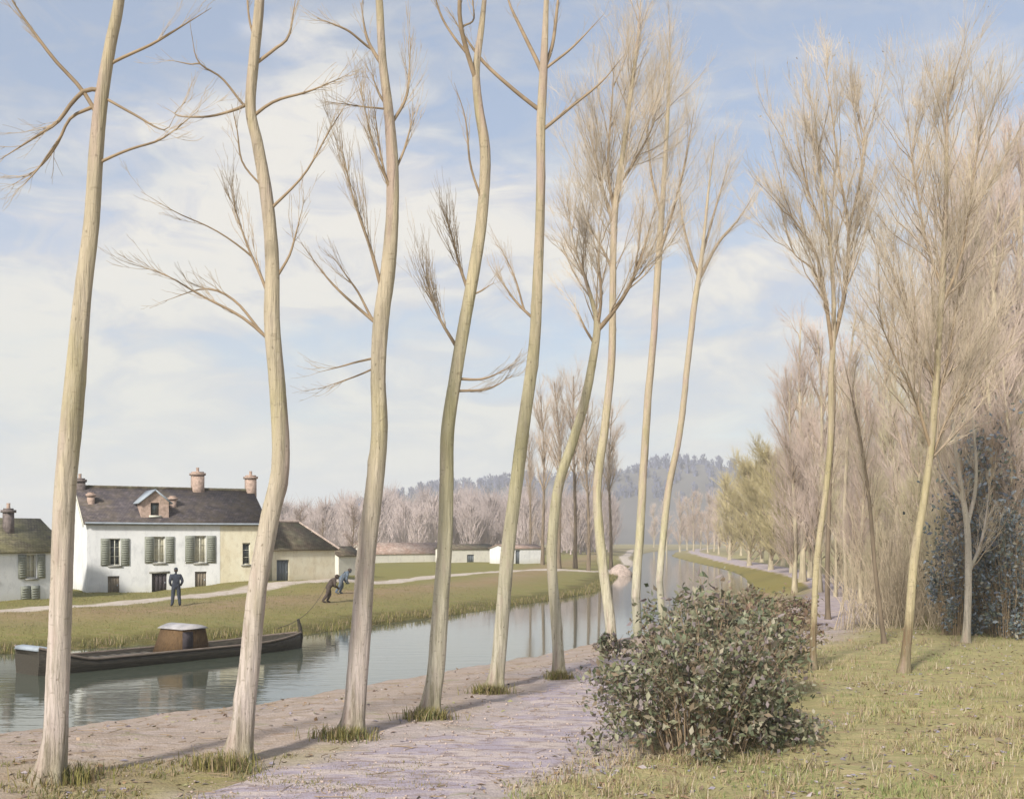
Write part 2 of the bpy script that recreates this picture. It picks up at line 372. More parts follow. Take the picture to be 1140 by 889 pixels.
M['ever_leaf'] = island('evergreen_leaves', [(.11, .14, .15), (.14, .17, .19), (.18, .22, .25), (.14, .16, .13), (.24, .27, .30), (.12, .13, .16), (.30, .28, .22)], .5, .1)
M['grass'] = island('grass_blades', [(.44, .38, .19), (.36, .34, .15), (.50, .42, .25), (.29, .31, .13), (.38, .28, .17), (.54, .46, .33), (.46, .35, .25), (.33, .25, .17)], .8, .25)
M['grass_green'] = island('green_blades', [(.27, .32, .12), (.33, .35, .15), (.22, .27, .10), (.38, .36, .17), (.30, .29, .13)], .8, .25)
M['tuft'] = island('tuft_blades', [(.20, .19, .06), (.27, .24, .08), (.16, .17, .07), (.33, .27, .13), (.38, .29, .18)], .8, .25)
M['litter'] = island('fallen_leaf_tints', [(.30, .20, .12), (.24, .17, .13), (.37, .28, .20), (.28, .25, .30), (.20, .16, .12), (.42, .36, .36), (.30, .28, .14)], .85)
M['bud'] = island('bud_tints', [(.44, .34, .22), (.38, .28, .20), (.50, .42, .25), (.43, .33, .28)], .8, .2)

# ------------------------------------------------------------------ ground, canal, paths
def poly_fn(pts):
    p = np.array(pts, float); return p
LBANK = np.array([(-160, 12), (-60, 23.5), (-30, 31), (-17, 36), (-7.9, 44), (-3.1, 54.6), (1.6, 66), (5.7, 77), (11.4, 116), (21.5, 190), (32, 273), (60, 400), (140, 640)], float)
RBANK = np.array([(-160, -25), (-30, 8), (-15, 17), (-9.6, 21), (-6.4, 24.4), (-4.5, 28), (.84, 34.4), (3.4, 40), (9, 51), (14.2, 65), (19.6, 90), (26, 130), (31.5, 200), (40, 273), (67, 400), (150, 640)], float)
NPATH = np.array([(-22, 4), (-9, 8), (-2.6, 12.6), (.2, 17), (1.5, 21), (3.0, 27), (6.6, 34), (11.2, 42), (17.6, 60), (22.6, 78), (28.5, 115), (36, 195), (50, 300), (80, 420), (170, 660)], float)
FPATH = np.array([(-80, 22), (-32, 36.5), (-22, 43.5), (-18.3, 50.5), (-16.4, 57), (-13.3, 65.5), (-9.6, 72), (-5.2, 91), (4.2, 112), (11, 124), (17, 160), (25, 240), (50, 400), (120, 640)], float)
def dense(p, step=.8):
    o = []
    for a, b in zip(p[:-1], p[1:]):
        k = max(2, int(np.linalg.norm(b - a) / (step * (1 + np.linalg.norm(a) / 60))))
        o.append(a + (b - a) * np.linspace(0, 1, k, endpoint=False)[:, None])
    return np.vstack(o + [p[-1:]])
def smooth_curve(p): return resample(p, len(p) * 5)
LB, RB, NP, FP = (smooth_curve(p) for p in (LBANK, RBANK, NPATH, FPATH))
def dist(p, x, y):
    """distance of points to polyline p"""
    best = np.full(x.shape, 1e9)
    for a, b in zip(p[:-1], p[1:]):
        ab = b - a; t = np.clip(((x - a[0]) * ab[0] + (y - a[1]) * ab[1]) / (ab @ ab + 1e-9), 0, 1)
        best = np.minimum(best, np.hypot(x - a[0] - t * ab[0], y - a[1] - t * ab[1]))
    return best
def xat(p, y): return np.interp(y, p[:, 1], p[:, 0])
def sst(a, b, v): t = np.clip((v - a) / (b - a), 0, 1); return t * t * (3 - 2 * t)
def sn(x, y, s, ph=0):
    return (np.sin(x * s * 1.0 + 1.3 * np.sin(y * s * .83 + ph) + ph) * np.cos(y * s * 1.07 + 1.1 * np.sin(x * s * .71 - ph)) )
WATER = -0.6
def ground(x, y, full=False):
    x = np.asarray(x, float); y = np.asarray(y, float)
    dl, dr = dist(LB, x, y), dist(RB, x, y)
    left = x < xat(LB, y); right = x > xat(RB, y)
    inw = ~left & ~right
    zl = -.6 + .72 * sst(-.3, 9, dl) + .10 * sst(0, .5, dl) + .03 * sn(x, y, .8, 1)
    zr = -.6 + .50 * sst(-.1, 5.0, dr) + .12 * sst(0, .35, dr) - .0
    zw = -.6 - .7 * sst(0, 1.4, np.minimum(dl, dr))
    z = np.where(inw, zw, np.where(left, zl, zr))
    # the houses stand on a slight rise
    mound = .42 * sst(-22, -15.5, x) * (1 - sst(-11.6, -8.5, x)) * sst(58, 65, y) * (1 - sst(76, 90, y))
    z = z + np.where(left, mound, 0)
    # right meadow climbs a little away from the path
    dn = dist(NP, x, y)
    z = z + np.where(right, .018 * np.clip(dn - 2, 0, 30) * (x > xat(NP, y)) * 0.6, 0)
    land = np.where(inw, .25, 1.0)
    nearp = np.exp(-(dn / 1.6) ** 2)
    z = z + land * (.028 * sn(x, y, 2.1) + .018 * sn(x, y, 5.3, 2) + .05 * sn(x, y, .55, 3)) * (1 - .6 * nearp) * np.exp(-np.maximum(0, y - 30) / 120)
    return (z, dl, dr, dn, left, right, inw) if full else z
def gz(x, y): return float(ground(np.array([x]), np.array([y]))[0])
ys = [5.0]
while ys[-1] < 900: ys.append(ys[-1] * 1.0105)
ys = np.array(list(np.linspace(-45, 4, 22)) + ys + [1000, 1150, 1300, 1500, 1650])
tt = np.sign(np.linspace(-1, 1, 520)) * np.abs(np.linspace(-1, 1, 520)) ** 1.15 * 1.75
X = tt[None, :] * (np.maximum(ys, 5)[:, None] * .55 + 11); Y = np.repeat(ys[:, None], len(tt), 1)
Z, dl, dr, dn, left, right, inw = ground(X, Y, True)
df = dist(FP, X, Y)
ny, nx = X.shape
ii, jj = np.meshgrid(np.arange(ny - 1), np.arange(nx - 1), indexing='ij'); b = ii * nx + jj
gq = np.stack([b, b + 1, b + nx + 1, b + nx], -1).reshape(-1, 4)
go = mesh('ground', np.stack([X, Y, Z], -1), gq, smooth=True)
tag(go, 'grassy canal banks with worn pink earth and dry meadow', kind='structure')
# the two earth colours of every zone (bare earth, grass, meadow), blended by fine noise in the material
def zone(A, B, wgt):
    global CA, CB
    CA = CA * (1 - wgt[..., None]) + np.array(A) * wgt[..., None]; CB = CB * (1 - wgt[..., None]) + np.array(B) * wgt[..., None]
CA = np.ones(X.shape + (3,)) * np.array((.46, .38, .21)); CB = np.ones(X.shape + (3,)) * np.array((.31, .30, .14))
wob = .5 * sn(X, Y, 1.1, 4) + .35 * sn(X, Y, 2.9, 5)
R1 = right.astype(float)
zone((.34, .36, .14), (.43, .34, .20), R1 * sst(4, 9, dn + wob) * (X > xat(NP, Y)) * .35)
# near bank: pink trodden earth from the water up past the trees
zone((.50, .415, .375), (.38, .30, .24), R1 * (1 - sst(7.5, 9.5, dr + wob)) * (1 - sst(55, 75, Y)))
zone((.22, .14, .10), (.16, .10, .07), R1 * (1 - sst(.10, .35, dr + .12 * wob)) * (1 - sst(55, 75, Y)))
zone((.54, .46, .44), (.42, .36, .36), R1 * (1 - sst(1.5, 2.6, dn + .8 * wob)) * (1 - sst(22, 60, Y) * .5))
zone((.56, .44, .40), (.50, .41, .38), R1 * (1 - sst(1.2, 2.0, dn + .3 * wob)) * sst(40, 55, Y))
# grass patch at the foot of the first trees
zone((.24, .22, .075), (.36, .28, .17), R1 * np.exp(-(((X + 4.2) / 2.6) ** 2 + ((Y - 14.6) / 1.0) ** 2)) * .9)
zone((.30, .25, .085), (.24, .21, .07), R1 * (1 - sst(4, 6.5, dr + wob)) * sst(62, 80, Y) * (dn > 1.6))
# far bank
L1 = left.astype(float)
zone((.22, .22, .075), (.29, .25, .11), L1)
zone((.15, .135, .045), (.10, .09, .035), L1 * (1 - sst(1.4, 3.2, dl + wob)) * .9)
zone((.40, .275, .20), (.26, .215, .09), L1 * np.exp(-((dl - 7.5) / 2.2) ** 2) * sst(30, 48, Y) * .9)
zone((.27, .255, .085), (.22, .20, .07), L1 * sst(1.5, 4, df) * sst(10, 14, dl) * .8)
zone((.62, .54, .48), (.52, .44, .36), L1 * (1 - sst(.75, 1.25, df + .25 * wob)))
zone((.35, .30, .17), (.30, .26, .17), sst(150, 320, Y) * (1 - inw) * .8)
zone((.12, .12, .07), (.09, .09, .05), inw.astype(float))
for nm, arr in (('earth_a', CA), ('earth_b', CB)):
    at = go.data.attributes.new(nm, 'FLOAT_COLOR', 'POINT')
    at.data.foreach_set('color', np.concatenate([arr, np.ones(X.shape + (1,))], -1).astype(np.float32).ravel())
m = Mat('canal_bank_earth_and_grass', .95, .1)
aa = m.n('ShaderNodeAttribute', attribute_name='earth_a'); ab = m.n('ShaderNodeAttribute', attribute_name='earth_b')
f1 = m.noise(1, 5, (.55, 1.5, 1), .6, rot=(0, 0, .35), dist=.6); f2 = m.noise(1, 5, (2.0, 5.5, 1), .65, rot=(0, 0, .3), dist=.8); f3 = m.noise(26, 3); f4 = m.noise(.16, 4)
c = m.mix(m.mr(f1, .38, .62), aa.outputs[0], ab.outputs[0])
c2 = m.mix(m.mr(f2, .48, .60), c, m.mix(m.mr(f1, .45, .55), ab.outputs[0], aa.outputs[0]))
c3 = m.mix(m.mr(f3, .35, .7, .0, .45), c2, m.mix(.5, c2, (.10, .075, .05)))
c4 = m.mix(m.mr(f4, .35, .65, 0, .25), c3, (.50, .42, .26), 'SOFT_LIGHT')
d1 = m.noise(1, 4, (.9, 2.4, 1), .6, rot=(0, 0, .5), dist=.5); d2 = m.noise(1, 4, (1.4, 3.6, 1), .6, rot=(0, 0, .2), dist=.7)
c4 = m.mix(m.mr(d1, .58, .66, 0, .5), c4, (.30, .20, .13)); c4 = m.mix(m.mr(d2, .60, .68, 0, .5), c4, (.25, .26, .12))
m.color(c4)
hh = m.n('ShaderNodeMath', operation='MULTIPLY_ADD'); m.l(f2, hh.inputs[0]); hh.inputs[1].default_value = 1.6; m.l(f3, hh.inputs[2]); m.bump(hh.outputs[0], .55, .05)
go.data.materials.append(m.m)

# the two trodden paths, thin sheets over the ground with ragged edges
def path_strip(name, line, half, y0, y1, label, mat):
    p = dense(line, .28); p = p[(p[:, 1] > y0) & (p[:, 1] < y1)]; t = nz(np.gradient(p, axis=0)); nrm = np.stack([-t[:, 1], t[:, 0]], 1); K = 13; o = np.linspace(-1, 1, K)
    sg = np.arange(len(p)) * .28
    wl = half * (1 + .16 * np.sin(sg * .9) + .12 * np.sin(sg * 2.3 + 1) + .08 * np.sin(sg * 5.1)); wr = half * (1 + .16 * np.sin(sg * .8 + 2) + .12 * np.sin(sg * 2.7) + .08 * np.sin(sg * 4.7 + 1))
    off = np.where(o[None] < 0, o[None] * wl[:, None], o[None] * wr[:, None]); XY = p[:, None] + nrm[:, None] * off[..., None]
    z = ground(XY[..., 0], XY[..., 1]) + .035 - .10 * np.abs(o)[None] ** 6 + .008 * np.sin(sg * 3)[:, None] * (1 - np.abs(o))[None]
    i, j = np.meshgrid(np.arange(len(p) - 1), np.arange(K - 1), indexing='ij'); b = i * K + j
    tag(mesh(name, np.concatenate([XY, z[..., None]], -1), np.stack([b, b + 1, b + K + 1, b + K], -1).reshape(-1, 4), mat=mat, smooth=True), label, kind='structure')
def earth(name, a, b_, c_):
    m = Mat(name, .95, .1); f1 = m.noise(1, 5, (.8, 2.6, 1), .62, rot=(0, 0, .35), dist=.7); f2 = m.noise(1, 5, (2.4, 7, 1), .65, rot=(0, 0, .3), dist=.6); f3 = m.noise(30, 3)
    c = m.mix(m.mr(f1, .44, .56), a, b_); c = m.mix(m.mr(f2, .50, .60, 0, .85), c, c_); c = m.mix(m.mr(f3, .35, .7, 0, .3), c, tuple(v * .5 for v in c_)); m.color(c)
    h = m.n('ShaderNodeMath', operation='ADD'); m.l(f2, h.inputs[0]); m.l(f3, h.inputs[1]); m.bump(h.outputs[0], .5, .05); return m.m
path_strip('near_path', NP, 1.55, 5, 420, 'pinkish lavender trodden path along the near bank', earth('near_path_earth', (.58, .49, .45), (.43, .37, .42), (.31, .24, .22)))
path_strip('far_path', FP, .95, 25, 330, 'pale pink trodden path along the far bank', earth('far_path_earth', (.66, .58, .51), (.58, .49, .42), (.46, .38, .28)))
# water sheet between the banks
wy = ys[(ys > -30) & (ys < 700)][::4]
V = []
for y in wy: V += [(float(xat(LB, y)) - 1.2, y, WATER), (float(xat(RB, y)) + 1.2, y, WATER)]
V[0] = (-150, V[0][1], WATER)
ncross = 2
wq = [(2 * i, 2 * i + 1, 2 * i + 3, 2 * i + 2) for i in range(len(wy) - 1)]
m = Mat('canal_water', .05, .5); m.b.inputs['IOR'].default_value = 1.75
m.color((.085, .10, .075))
h1 = m.noise(1, 3, (.55, 1.9, 1), .5, rot=(0, 0, -.45), dist=.5); h2 = m.noise(1, 3, (2.2, 6, 1), .5, rot=(0, 0, -.45))
calm = m.noise(.05, 2)
hb = m.n('ShaderNodeMath', operation='MULTIPLY_ADD'); m.l(h2, hb.inputs[0]); hb.inputs[1].default_value = .3; m.l(h1, hb.inputs[2])
bp = m.n('ShaderNodeBump'); bp.inputs['Distance'].default_value = .05; m.l(hb.outputs[0], bp.inputs['Height']); wsp = m.n('ShaderNodeSeparateXYZ'); m.l(m.tc.outputs['Object'], wsp.inputs[0]); m.l(m.mr(wsp.outputs[1], 26, 46, .15, .06), bp.inputs['Strength'])
m.l(bp.outputs[0], m.b.inputs['Normal'])
wo_ = mesh('water', V, wq, mat=m.m); tag(wo_, 'still pale canal water mirroring sky, cottages and barge', kind='structure')

# hills beyond
hx = np.linspace(-1300, 1700, 160); hy = np.linspace(620, 1500, 40)
HX, HY = np.meshgrid(hx, hy)
def hill(x, y):
    u = CX + x / y * F
    top = np.interp(u, [-200, 330, 420, 480, 640, 690, 740, 800, 880, 1300, 1700], [9, 14, 33, 46, 50, 56, 62, 63, 58, 55, 45])
    return top * sst(640, 900, y) * (1 - .25 * sst(1000, 1500, y)) * (1 + .035 * np.sin(x * .021) + .03 * np.sin(x * .047 + 1)) - 2 + 2 * sst(620, 660, y)
HZm = hill(HX, HY)
ii, jj = np.meshgrid(np.arange(39), np.arange(159), indexing='ij'); b = ii * 160 + jj
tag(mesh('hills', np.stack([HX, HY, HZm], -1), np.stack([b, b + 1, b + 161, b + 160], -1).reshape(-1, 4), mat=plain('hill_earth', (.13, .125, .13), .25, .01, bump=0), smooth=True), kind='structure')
def wood(name, pts, hts, nper, r, mat, label, spread=.35, K=4):
    """a far-off wood that reads as one mass: tufts of upright twigs"""
    P, Rr = [], []
    for (x, y, z), h in zip(pts, hts):
        base = np.zeros((nper, 3)); 
        t = rng.random(nper) ** .8
        rad = h * spread * np.sin(np.pi * np.clip(.12 + .86 * t, 0, 1)) ** .7
        a = rng.random(nper) * 2 * np.pi; q = np.sqrt(rng.random(nper)) * rad
        st = np.stack([x + np.cos(a) * q * .55, y + np.sin(a) * q * .55, z + h * (.05 + .75 * t)], 1)
        d = np.stack([np.cos(a) * .38, np.sin(a) * .38, np.ones(nper)], 1) + rng.normal(size=(nper, 3)) * .16
        L = h * rng.uniform(.10, .24, nper)
        s = np.linspace(0, 1, K)[None, :, None]
        P.append(st[:, None] + d[:, None] * L[:, None, None] * s); Rr.append(np.repeat(r * rng.uniform(.6, 1.2, nper)[:, None], K, 1) * (1 - .75 * np.linspace(0, 1, K))[None])
        P.append(np.array([(x, y, z - .5), (x + .1, y, z + h * .3), (x, y, z + h * .55), (x, y, z + h * .85)])[None][:, :K]); Rr.append((r * np.array([3.2, 2.6, 2, .8]))[None][:, :K])
    P = np.concatenate(P); Rr = np.concatenate(Rr); V, Q = tube_geo(P, Rr, 3)
    o = mesh(name, V, Q, mat=mat); tag(o, label, 'wood', kind='stuff'); return o
pts, hts = [], []
for _ in range(1500):
    y = rng.uniform(760, 1250); u = rng.uniform(300, 1250); x = (u - CX) / F * y
    pts.append((x, y, float(hill(np.array(x), np.array(y))))); hts.append(rng.uniform(7, 10))
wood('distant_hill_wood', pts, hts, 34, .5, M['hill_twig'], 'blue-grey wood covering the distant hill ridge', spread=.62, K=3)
pts, hts = [], []
for _ in range(170):
    u = rng.uniform(300, 690); y = rng.uniform(205, 330); x = (u - CX) / F * y
    if x > xat(LB, y) - 6: continue
    pts.append((x, y, 0)); hts.append(rng.uniform(9.5, 16) * y / 250 * np.interp(u, [300, 380, 440, 690], [.8, .9, 1.0, 1.02]))
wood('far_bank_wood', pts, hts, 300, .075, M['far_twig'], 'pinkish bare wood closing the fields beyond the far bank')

# ------------------------------------------------------------------ the hazy air
hb_ = MB(); hb_.box(-1900, 1900, -60, 1700, -3.5, 80)
hm = bpy.data.materials.new('hazy_air'); hm.use_nodes = True; hm.node_tree.nodes.clear()
pv = hm.node_tree.nodes.new('ShaderNodeVolumePrincipled'); pv.inputs['Density'].default_value = .00052; pv.inputs['Color'].default_value = (.985, .985, .985, 1); pv.inputs['Anisotropy'].default_value = 0
ho = hm.node_tree.nodes.new('ShaderNodeOutputMaterial'); hm.node_tree.links.new(pv.outputs[0], ho.inputs['Volume'])
tag(hb_.build('haze', hm), 'thin pale haze over the canal and the far hills', kind='stuff')

# ------------------------------------------------------------------ trees
def base_of(bx, by):
    """world foot of a tree whose foot shows at pixel (bx,by): iterate on the ground height"""
    z = 0
    for _ in range(8):
        d = F * (EYE - z) / (by - HZ); z = gz((bx - CX) / F * d, d)
    return np.array([(bx - CX) / F * d, d, z])
def trace(seq, d, foot, wob=0.0, K=None):
    """pixel centre line (x,y,width) at distance d -> local points, radii"""
    seq = np.array(seq, float)
    P = np.array([px(a, b_, d) for a, b_, _ in seq]) - foot
    if wob: P[:, 1] += np.linspace(0, 1, len(P)) * wob
    A = resample(np.hstack([P, seq[:, 2:3] / 2 / F * d]), K or max(6, len(seq) * 4))
    return A[:, :3], np.maximum(A[:, 3] * .83, .004)
def trunk_mesh(P, Rr, sides=28, flare=True, lump=.05):
    n = len(P); V, Q = tube_geo(P[None], Rr[None], sides); V = V.reshape(n, sides, 3)
    C = P[:, None, :]; a = np.arange(sides) / sides * 2 * np.pi; h = P[:, 2][:, None]
    f = 1 + .7 * lump * np.sin(a * 3 + h * 1.1)[:, :] + lump * .6 * np.sin(a * 5 - h * 2.3 + 1)
    if flare: f = f + .62 * np.exp(-np.maximum(h, 0) / .17) * (.55 + .6 * np.sin(a * 5 + P[0, 0] * 7 + .8 * np.sin(a * 2))[None])
    g_ = np.random.default_rng(int(abs(P[0, 0] * 977 + P[-1, 2] * 131)) % 99991)
    for _ in range(int(6 + h.max() * 1.1)):                      # old branch scars and swellings
        h0, a0, am = g_.uniform(.6, max(1, h.max() * .8)), g_.uniform(0, 6.28), g_.uniform(-.10, .16)
        da = np.abs((a[None] - a0 + np.pi) % (2 * np.pi) - np.pi); f = f + am * np.exp(-((h - h0) / .11) ** 2 - (da / .5) ** 2)
    f = f + g_.normal(size=f.shape) * .008
    return (C + (V - C) * f[..., None]).reshape(-1, 3), Q
def two_tone(o, lim):
    o.data.materials.append(M['limb_mid']); mi = np.zeros(len(o.data.polygons), np.int32); mi[lim[0]:lim[1]] = 1; o.data.polygons.foreach_set('material_index', mi); o.data.update()
def row_tree(foot_px, trunk, branches, label, mat, fuzz=(), crown=None, name='poplar_tree', group='bare poplars in a row along the near bank', limbmat=None, sides=28, buds=0, budr=.03):
    foot = base_of(*foot_px); d = foot[1]
    root = empty(name, foot, label=label, cat='tree', group=group)
    P, Rr = trace(trunk, d, foot, K=len(trunk) * 11); Rr = np.maximum(Rr * np.interp(np.linspace(0, 1, len(Rr)), [0, .85, 1], [1, 1, .3]), .003)
    P[0, 2] = -.25
    V, Q = trunk_mesh(P, Rr, sides); mesh('trunk', V, Q, mat=mat, parent=root, smooth=True)
    LP, LR = [], []
    for b_ in branches:
        wob = random.uniform(-1, 1) * .35 * abs(b_[0][1] - b_[-1][1]) / F * d
        p, r = trace(b_, d, foot, wob, K=14); r = np.maximum(r * np.interp(np.linspace(0, 1, 14), [0, .55, 1], [1, .95, .3]), .003)
        # every branch starts inside the trunk or the limb that bears it
        cand = np.concatenate([P] + LP); e_ = cand - p[0]; e_ = np.hypot(e_[:, 0], e_[:, 2] * .8) + .25 * np.abs(e_[:, 1]); q_ = cand[e_.argmin()]
        if e_.min() < .8: p = p + (q_ - p[0]) * (1 - sst(0, .45, np.linspace(0, 1, 14)))[:, None]
        V, Q = tube_geo(p[None], r[None], 7); mesh('branch', V, Q, mat=limbmat or M['limb'], parent=root, smooth=True)
        LP.append(p); LR.append(r)
    mb = MB(); anyt = False
    if LP:
        LPa, LRa = np.array(LP), np.array(LR)
        n = 9 * len(LP)
        q, r = spawn(LPa, LRa, n, .3, .9, .4, .3, .0055, K=5, t0=.4); mb.tubes(q, r); q2, r2 = spawn(q, r, n * 2, .15, .4, .4, .3, .0038, K=4, t0=.2); mb.tubes(q2, r2); anyt = True
    for (bi, n, l0, l1) in fuzz:
        p, rr = np.array([LP[bi]]), np.array([LR[bi]])
        q, r = spawn(p, rr, n, l0, l1, .24, .5, .0065, K=6, t0=.15); mb.tubes(q, r)
        q2, r2 = spawn(q, r, n * 4, l0 * .4, l1 * .5, .28, .4, .0042, K=4, t0=.2); mb.tubes(q2, r2)
    if crown:
        t0, nl, l0, l1, spread, up, n2, n3 = crown
        K0 = len(P); i0 = int(t0 * K0); tp, tr = resample(np.hstack([P[i0:], Rr[i0:, None]]), 14)[:, :3], resample(np.hstack([P[i0:], Rr[i0:, None]]), 14)[:, 3]
        SP, SR = np.array([tp] + LP), np.array([tr] + LR)
        q, r = spawn(SP, SR, nl, l0, l1, spread, up, .018, K=8, t0=.03, t1=.95, tip=.55)
        lim = [sum(len(z_) for z_ in mb.Q), 0]; mb.tubes(q, r, 4); lim[1] = sum(len(z_) for z_ in mb.Q)
        AP = np.concatenate([q, np.array([resample(a_, 8) for a_ in SP])]); AR = np.concatenate([r, np.array([resample(np.hstack([SP[k], SR[k][:, None]]), 8)[:, 3] for k in range(len(SP))])])
        q2, r2 = spawn(AP, AR, n2, l0 * .30, l1 * .38, spread * .85, up * .8, .0065, K=6, t0=.15); mb.tubes(q2, r2)
        q3, r3 = spawn(q2, r2, int(n3 * 1.7), l0 * .16, l1 * .24, spread, up * .7, .0038, K=4, t0=.15); mb.tubes(q3, r3)
        anyt = True
        if buds:
            V, T = leaf_geo(q3[rng.integers(0, len(q3), buds), -1], budr, rng); bm_ = MB(); bm_.add(V, None, T); tag(bm_.build('buds', M['bud'], root), kind='stuff')
    if anyt:
        co = mb.build('crown', M['twig_fine'] if crown else M['twig'], root)
        if crown: two_tone(co, lim)
    return root
def leaf_geo(C, size, rng, flat=0.0, elong=1.7):
    """folded pointed leaves at centres C; returns verts, tris"""
    n = len(C); C = np.asarray(C, float)
    u = rng.normal(size=(n, 3)); u[:, 2] *= (1 - flat); u = nz(u)
    v = rng.normal(size=(n, 3)); v[:, 2] *= (1 - flat); v -= (v * u).sum(1, keepdims=True) * u; v = nz(v); w_ = np.cross(u, v)
    s = (size * rng.uniform(.4, 1.5, n))[:, None] if np.isscalar(size) else (size * rng.uniform(.6, 1.25, n))[:, None]
    b0 = C - u * s * .5 * elong; tip = C + u * s * .5 * elong; le = C + v * s * .42 + w_ * s * .16 - u * s * .1; ri = C - v * s * .42 + w_ * s * .16 - u * s * .1
    V = np.stack([b0, le, tip, ri], 1).reshape(-1, 3); k = np.arange(n)[:, None] * 4
    T = np.concatenate([k + [0, 2, 1], k + [0, 3, 2]], 1).reshape(-1, 3)
    return V, T

row_tree((56, 868), [(54, 872, 37), (60, 835, 34), (63, 800, 31), (67, 700, 29), (70, 600, 28), (73, 540, 28), (81, 450, 28), (91, 340, 23), (102, 250, 20), (107, 170, 19), (113, 110, 17), (123, 50, 15), (131, 10, 14), (140, -60, 12), (152, -150, 9), (160, -260, 5)],
    [[(101, 132, 6), (85, 98, 5.5), (60, 65, 5), (28, 20, 4), (5, -20, 3)], [(112, 97, 6), (95, 99, 6), (82, 118, 5.5), (70, 140, 5), (45, 160, 4), (10, 185, 3)],
     [(104, 118, 5), (78, 130, 4), (62, 158, 4), (42, 183, 3), (10, 203, 2)], [(66, 150, 3), (48, 190, 2.4), (28, 220, 1.5)], [(127, 78, 4.5), (160, 55, 4), (200, 30, 3), (235, 8, 2)],
     [(119, 111, 4), (150, 128, 3.5), (183, 145, 2.5), (196, 128, 1.5)], [(113, 186, 4.5), (150, 168, 3.5), (185, 158, 2.8), (226, 130, 1.6)]],
    'stout bare poplar standing before the mossy-roofed cottage, with a drooping ochre branch', M['bark_big'])
row_tree((267, 845), [(264, 850, 36), (270, 810, 31), (273, 780, 29), (278, 740, 27), (286, 660, 26), (300, 580, 25), (312, 520, 24), (309, 440, 22), (303, 360, 21), (303, 290, 18), (297, 220, 17), (287, 160, 15), (279, 120, 14), (283, 60, 14), (288, 10, 13), (292, -60, 11), (300, -160, 8), (303, -260, 4)],
    [[(274, 113, 5), (255, 123, 4), (230, 130, 3), (195, 128, 2.4), (206, 114, 1.5)], [(270, 110, 3.5), (250, 90, 3), (225, 75, 2.5), (219, 44, 1.5)], [(287, 130, 5), (310, 112, 4), (345, 102, 3), (388, 84, 1.6)],
     [(306, 233, 4.5), (340, 200, 3), (370, 155, 2.2), (396, 121, 1.4)], [(290, 212, 3), (272, 185, 2.6), (268, 150, 2.2), (264, 126, 1.5)], [(312, 322, 4.5), (327, 272, 3), (340, 224, 1.6)],
     [(297, 345, 5), (284, 300, 4), (268, 260, 3), (255, 225, 2.2), (246, 185, 1.4)], [(270, 285, 3), (238, 257, 2), (200, 240, 1.6), (163, 219, 1.2)], [(297, 382, 5), (265, 352, 4), (225, 330, 3), (186, 308, 2.4), (148, 297, 1.5)],
     [(297, 372, 4), (262, 335, 3.5), (228, 321, 3), (180, 335, 1.6)], [(286, 72, 5), (305, 50, 4.5), (318, 30, 3.6), (324, -20, 2.5)], [(284, 45, 4), (277, 20, 3), (272, -30, 2)], [(227, 75, 2.2), (208, 71, 1.8), (188, 67, 1.2)]],
    'bare poplar rising before the barge prow and the cream end of the white house', M['bark_big'], fuzz=[(6, 16, .5, 1.3), (8, 6, .4, .9)])
row_tree((393, 818), [(391, 822, 32), (395, 790, 29), (398, 750, 28), (402, 700, 27), (408, 620, 25), (416, 550, 24), (422, 480, 22), (421, 420, 20), (424, 360, 21), (432, 300, 20), (437, 240, 17), (437, 180, 16), (432, 120, 13), (426, 70, 11), (423, 15, 10), (420, -60, 8), (424, -180, 4)],
    [[(424, 72, 6), (415, 55, 5), (405, 30, 4), (398, -10, 3)], [(412, 47, 3.5), (380, 32, 3), (354, 24, 2)], [(443, 142, 5), (452, 100, 4), (455, 30, 2)], [(430, 122, 4), (420, 100, 3), (414, 83, 2)], [(428, 123, 3), (395, 118, 2), (363, 114, 1.4)],
     [(431, 220, 4), (418, 170, 3), (405, 110, 1.6)], [(434, 228, 4), (424, 170, 3), (417, 113, 1.6)], [(440, 200, 4), (453, 150, 3), (460, 113, 1.6)], [(427, 332, 6), (414, 280, 4.5), (399, 235, 3), (384, 175, 1.6)],
     [(419, 362, 5), (395, 340, 4), (365, 310, 3), (334, 269, 1.8)], [(419, 352, 4), (388, 310, 2.5), (369, 283, 1.5)], [(418, 394, 3.5), (390, 405, 2.6), (353, 415, 1.6)], [(418, 408, 3), (395, 419, 2.2), (354, 433, 1.4)]],
    'bare poplar whose trunk stands just right of the two hauling men', M['bark_big'], fuzz=[(8, 26, .7, 1.7), (5, 10, .5, 1.2), (6, 10, .5, 1.2), (2, 10, .5, 1.2), (7, 8, .5, 1.0)])
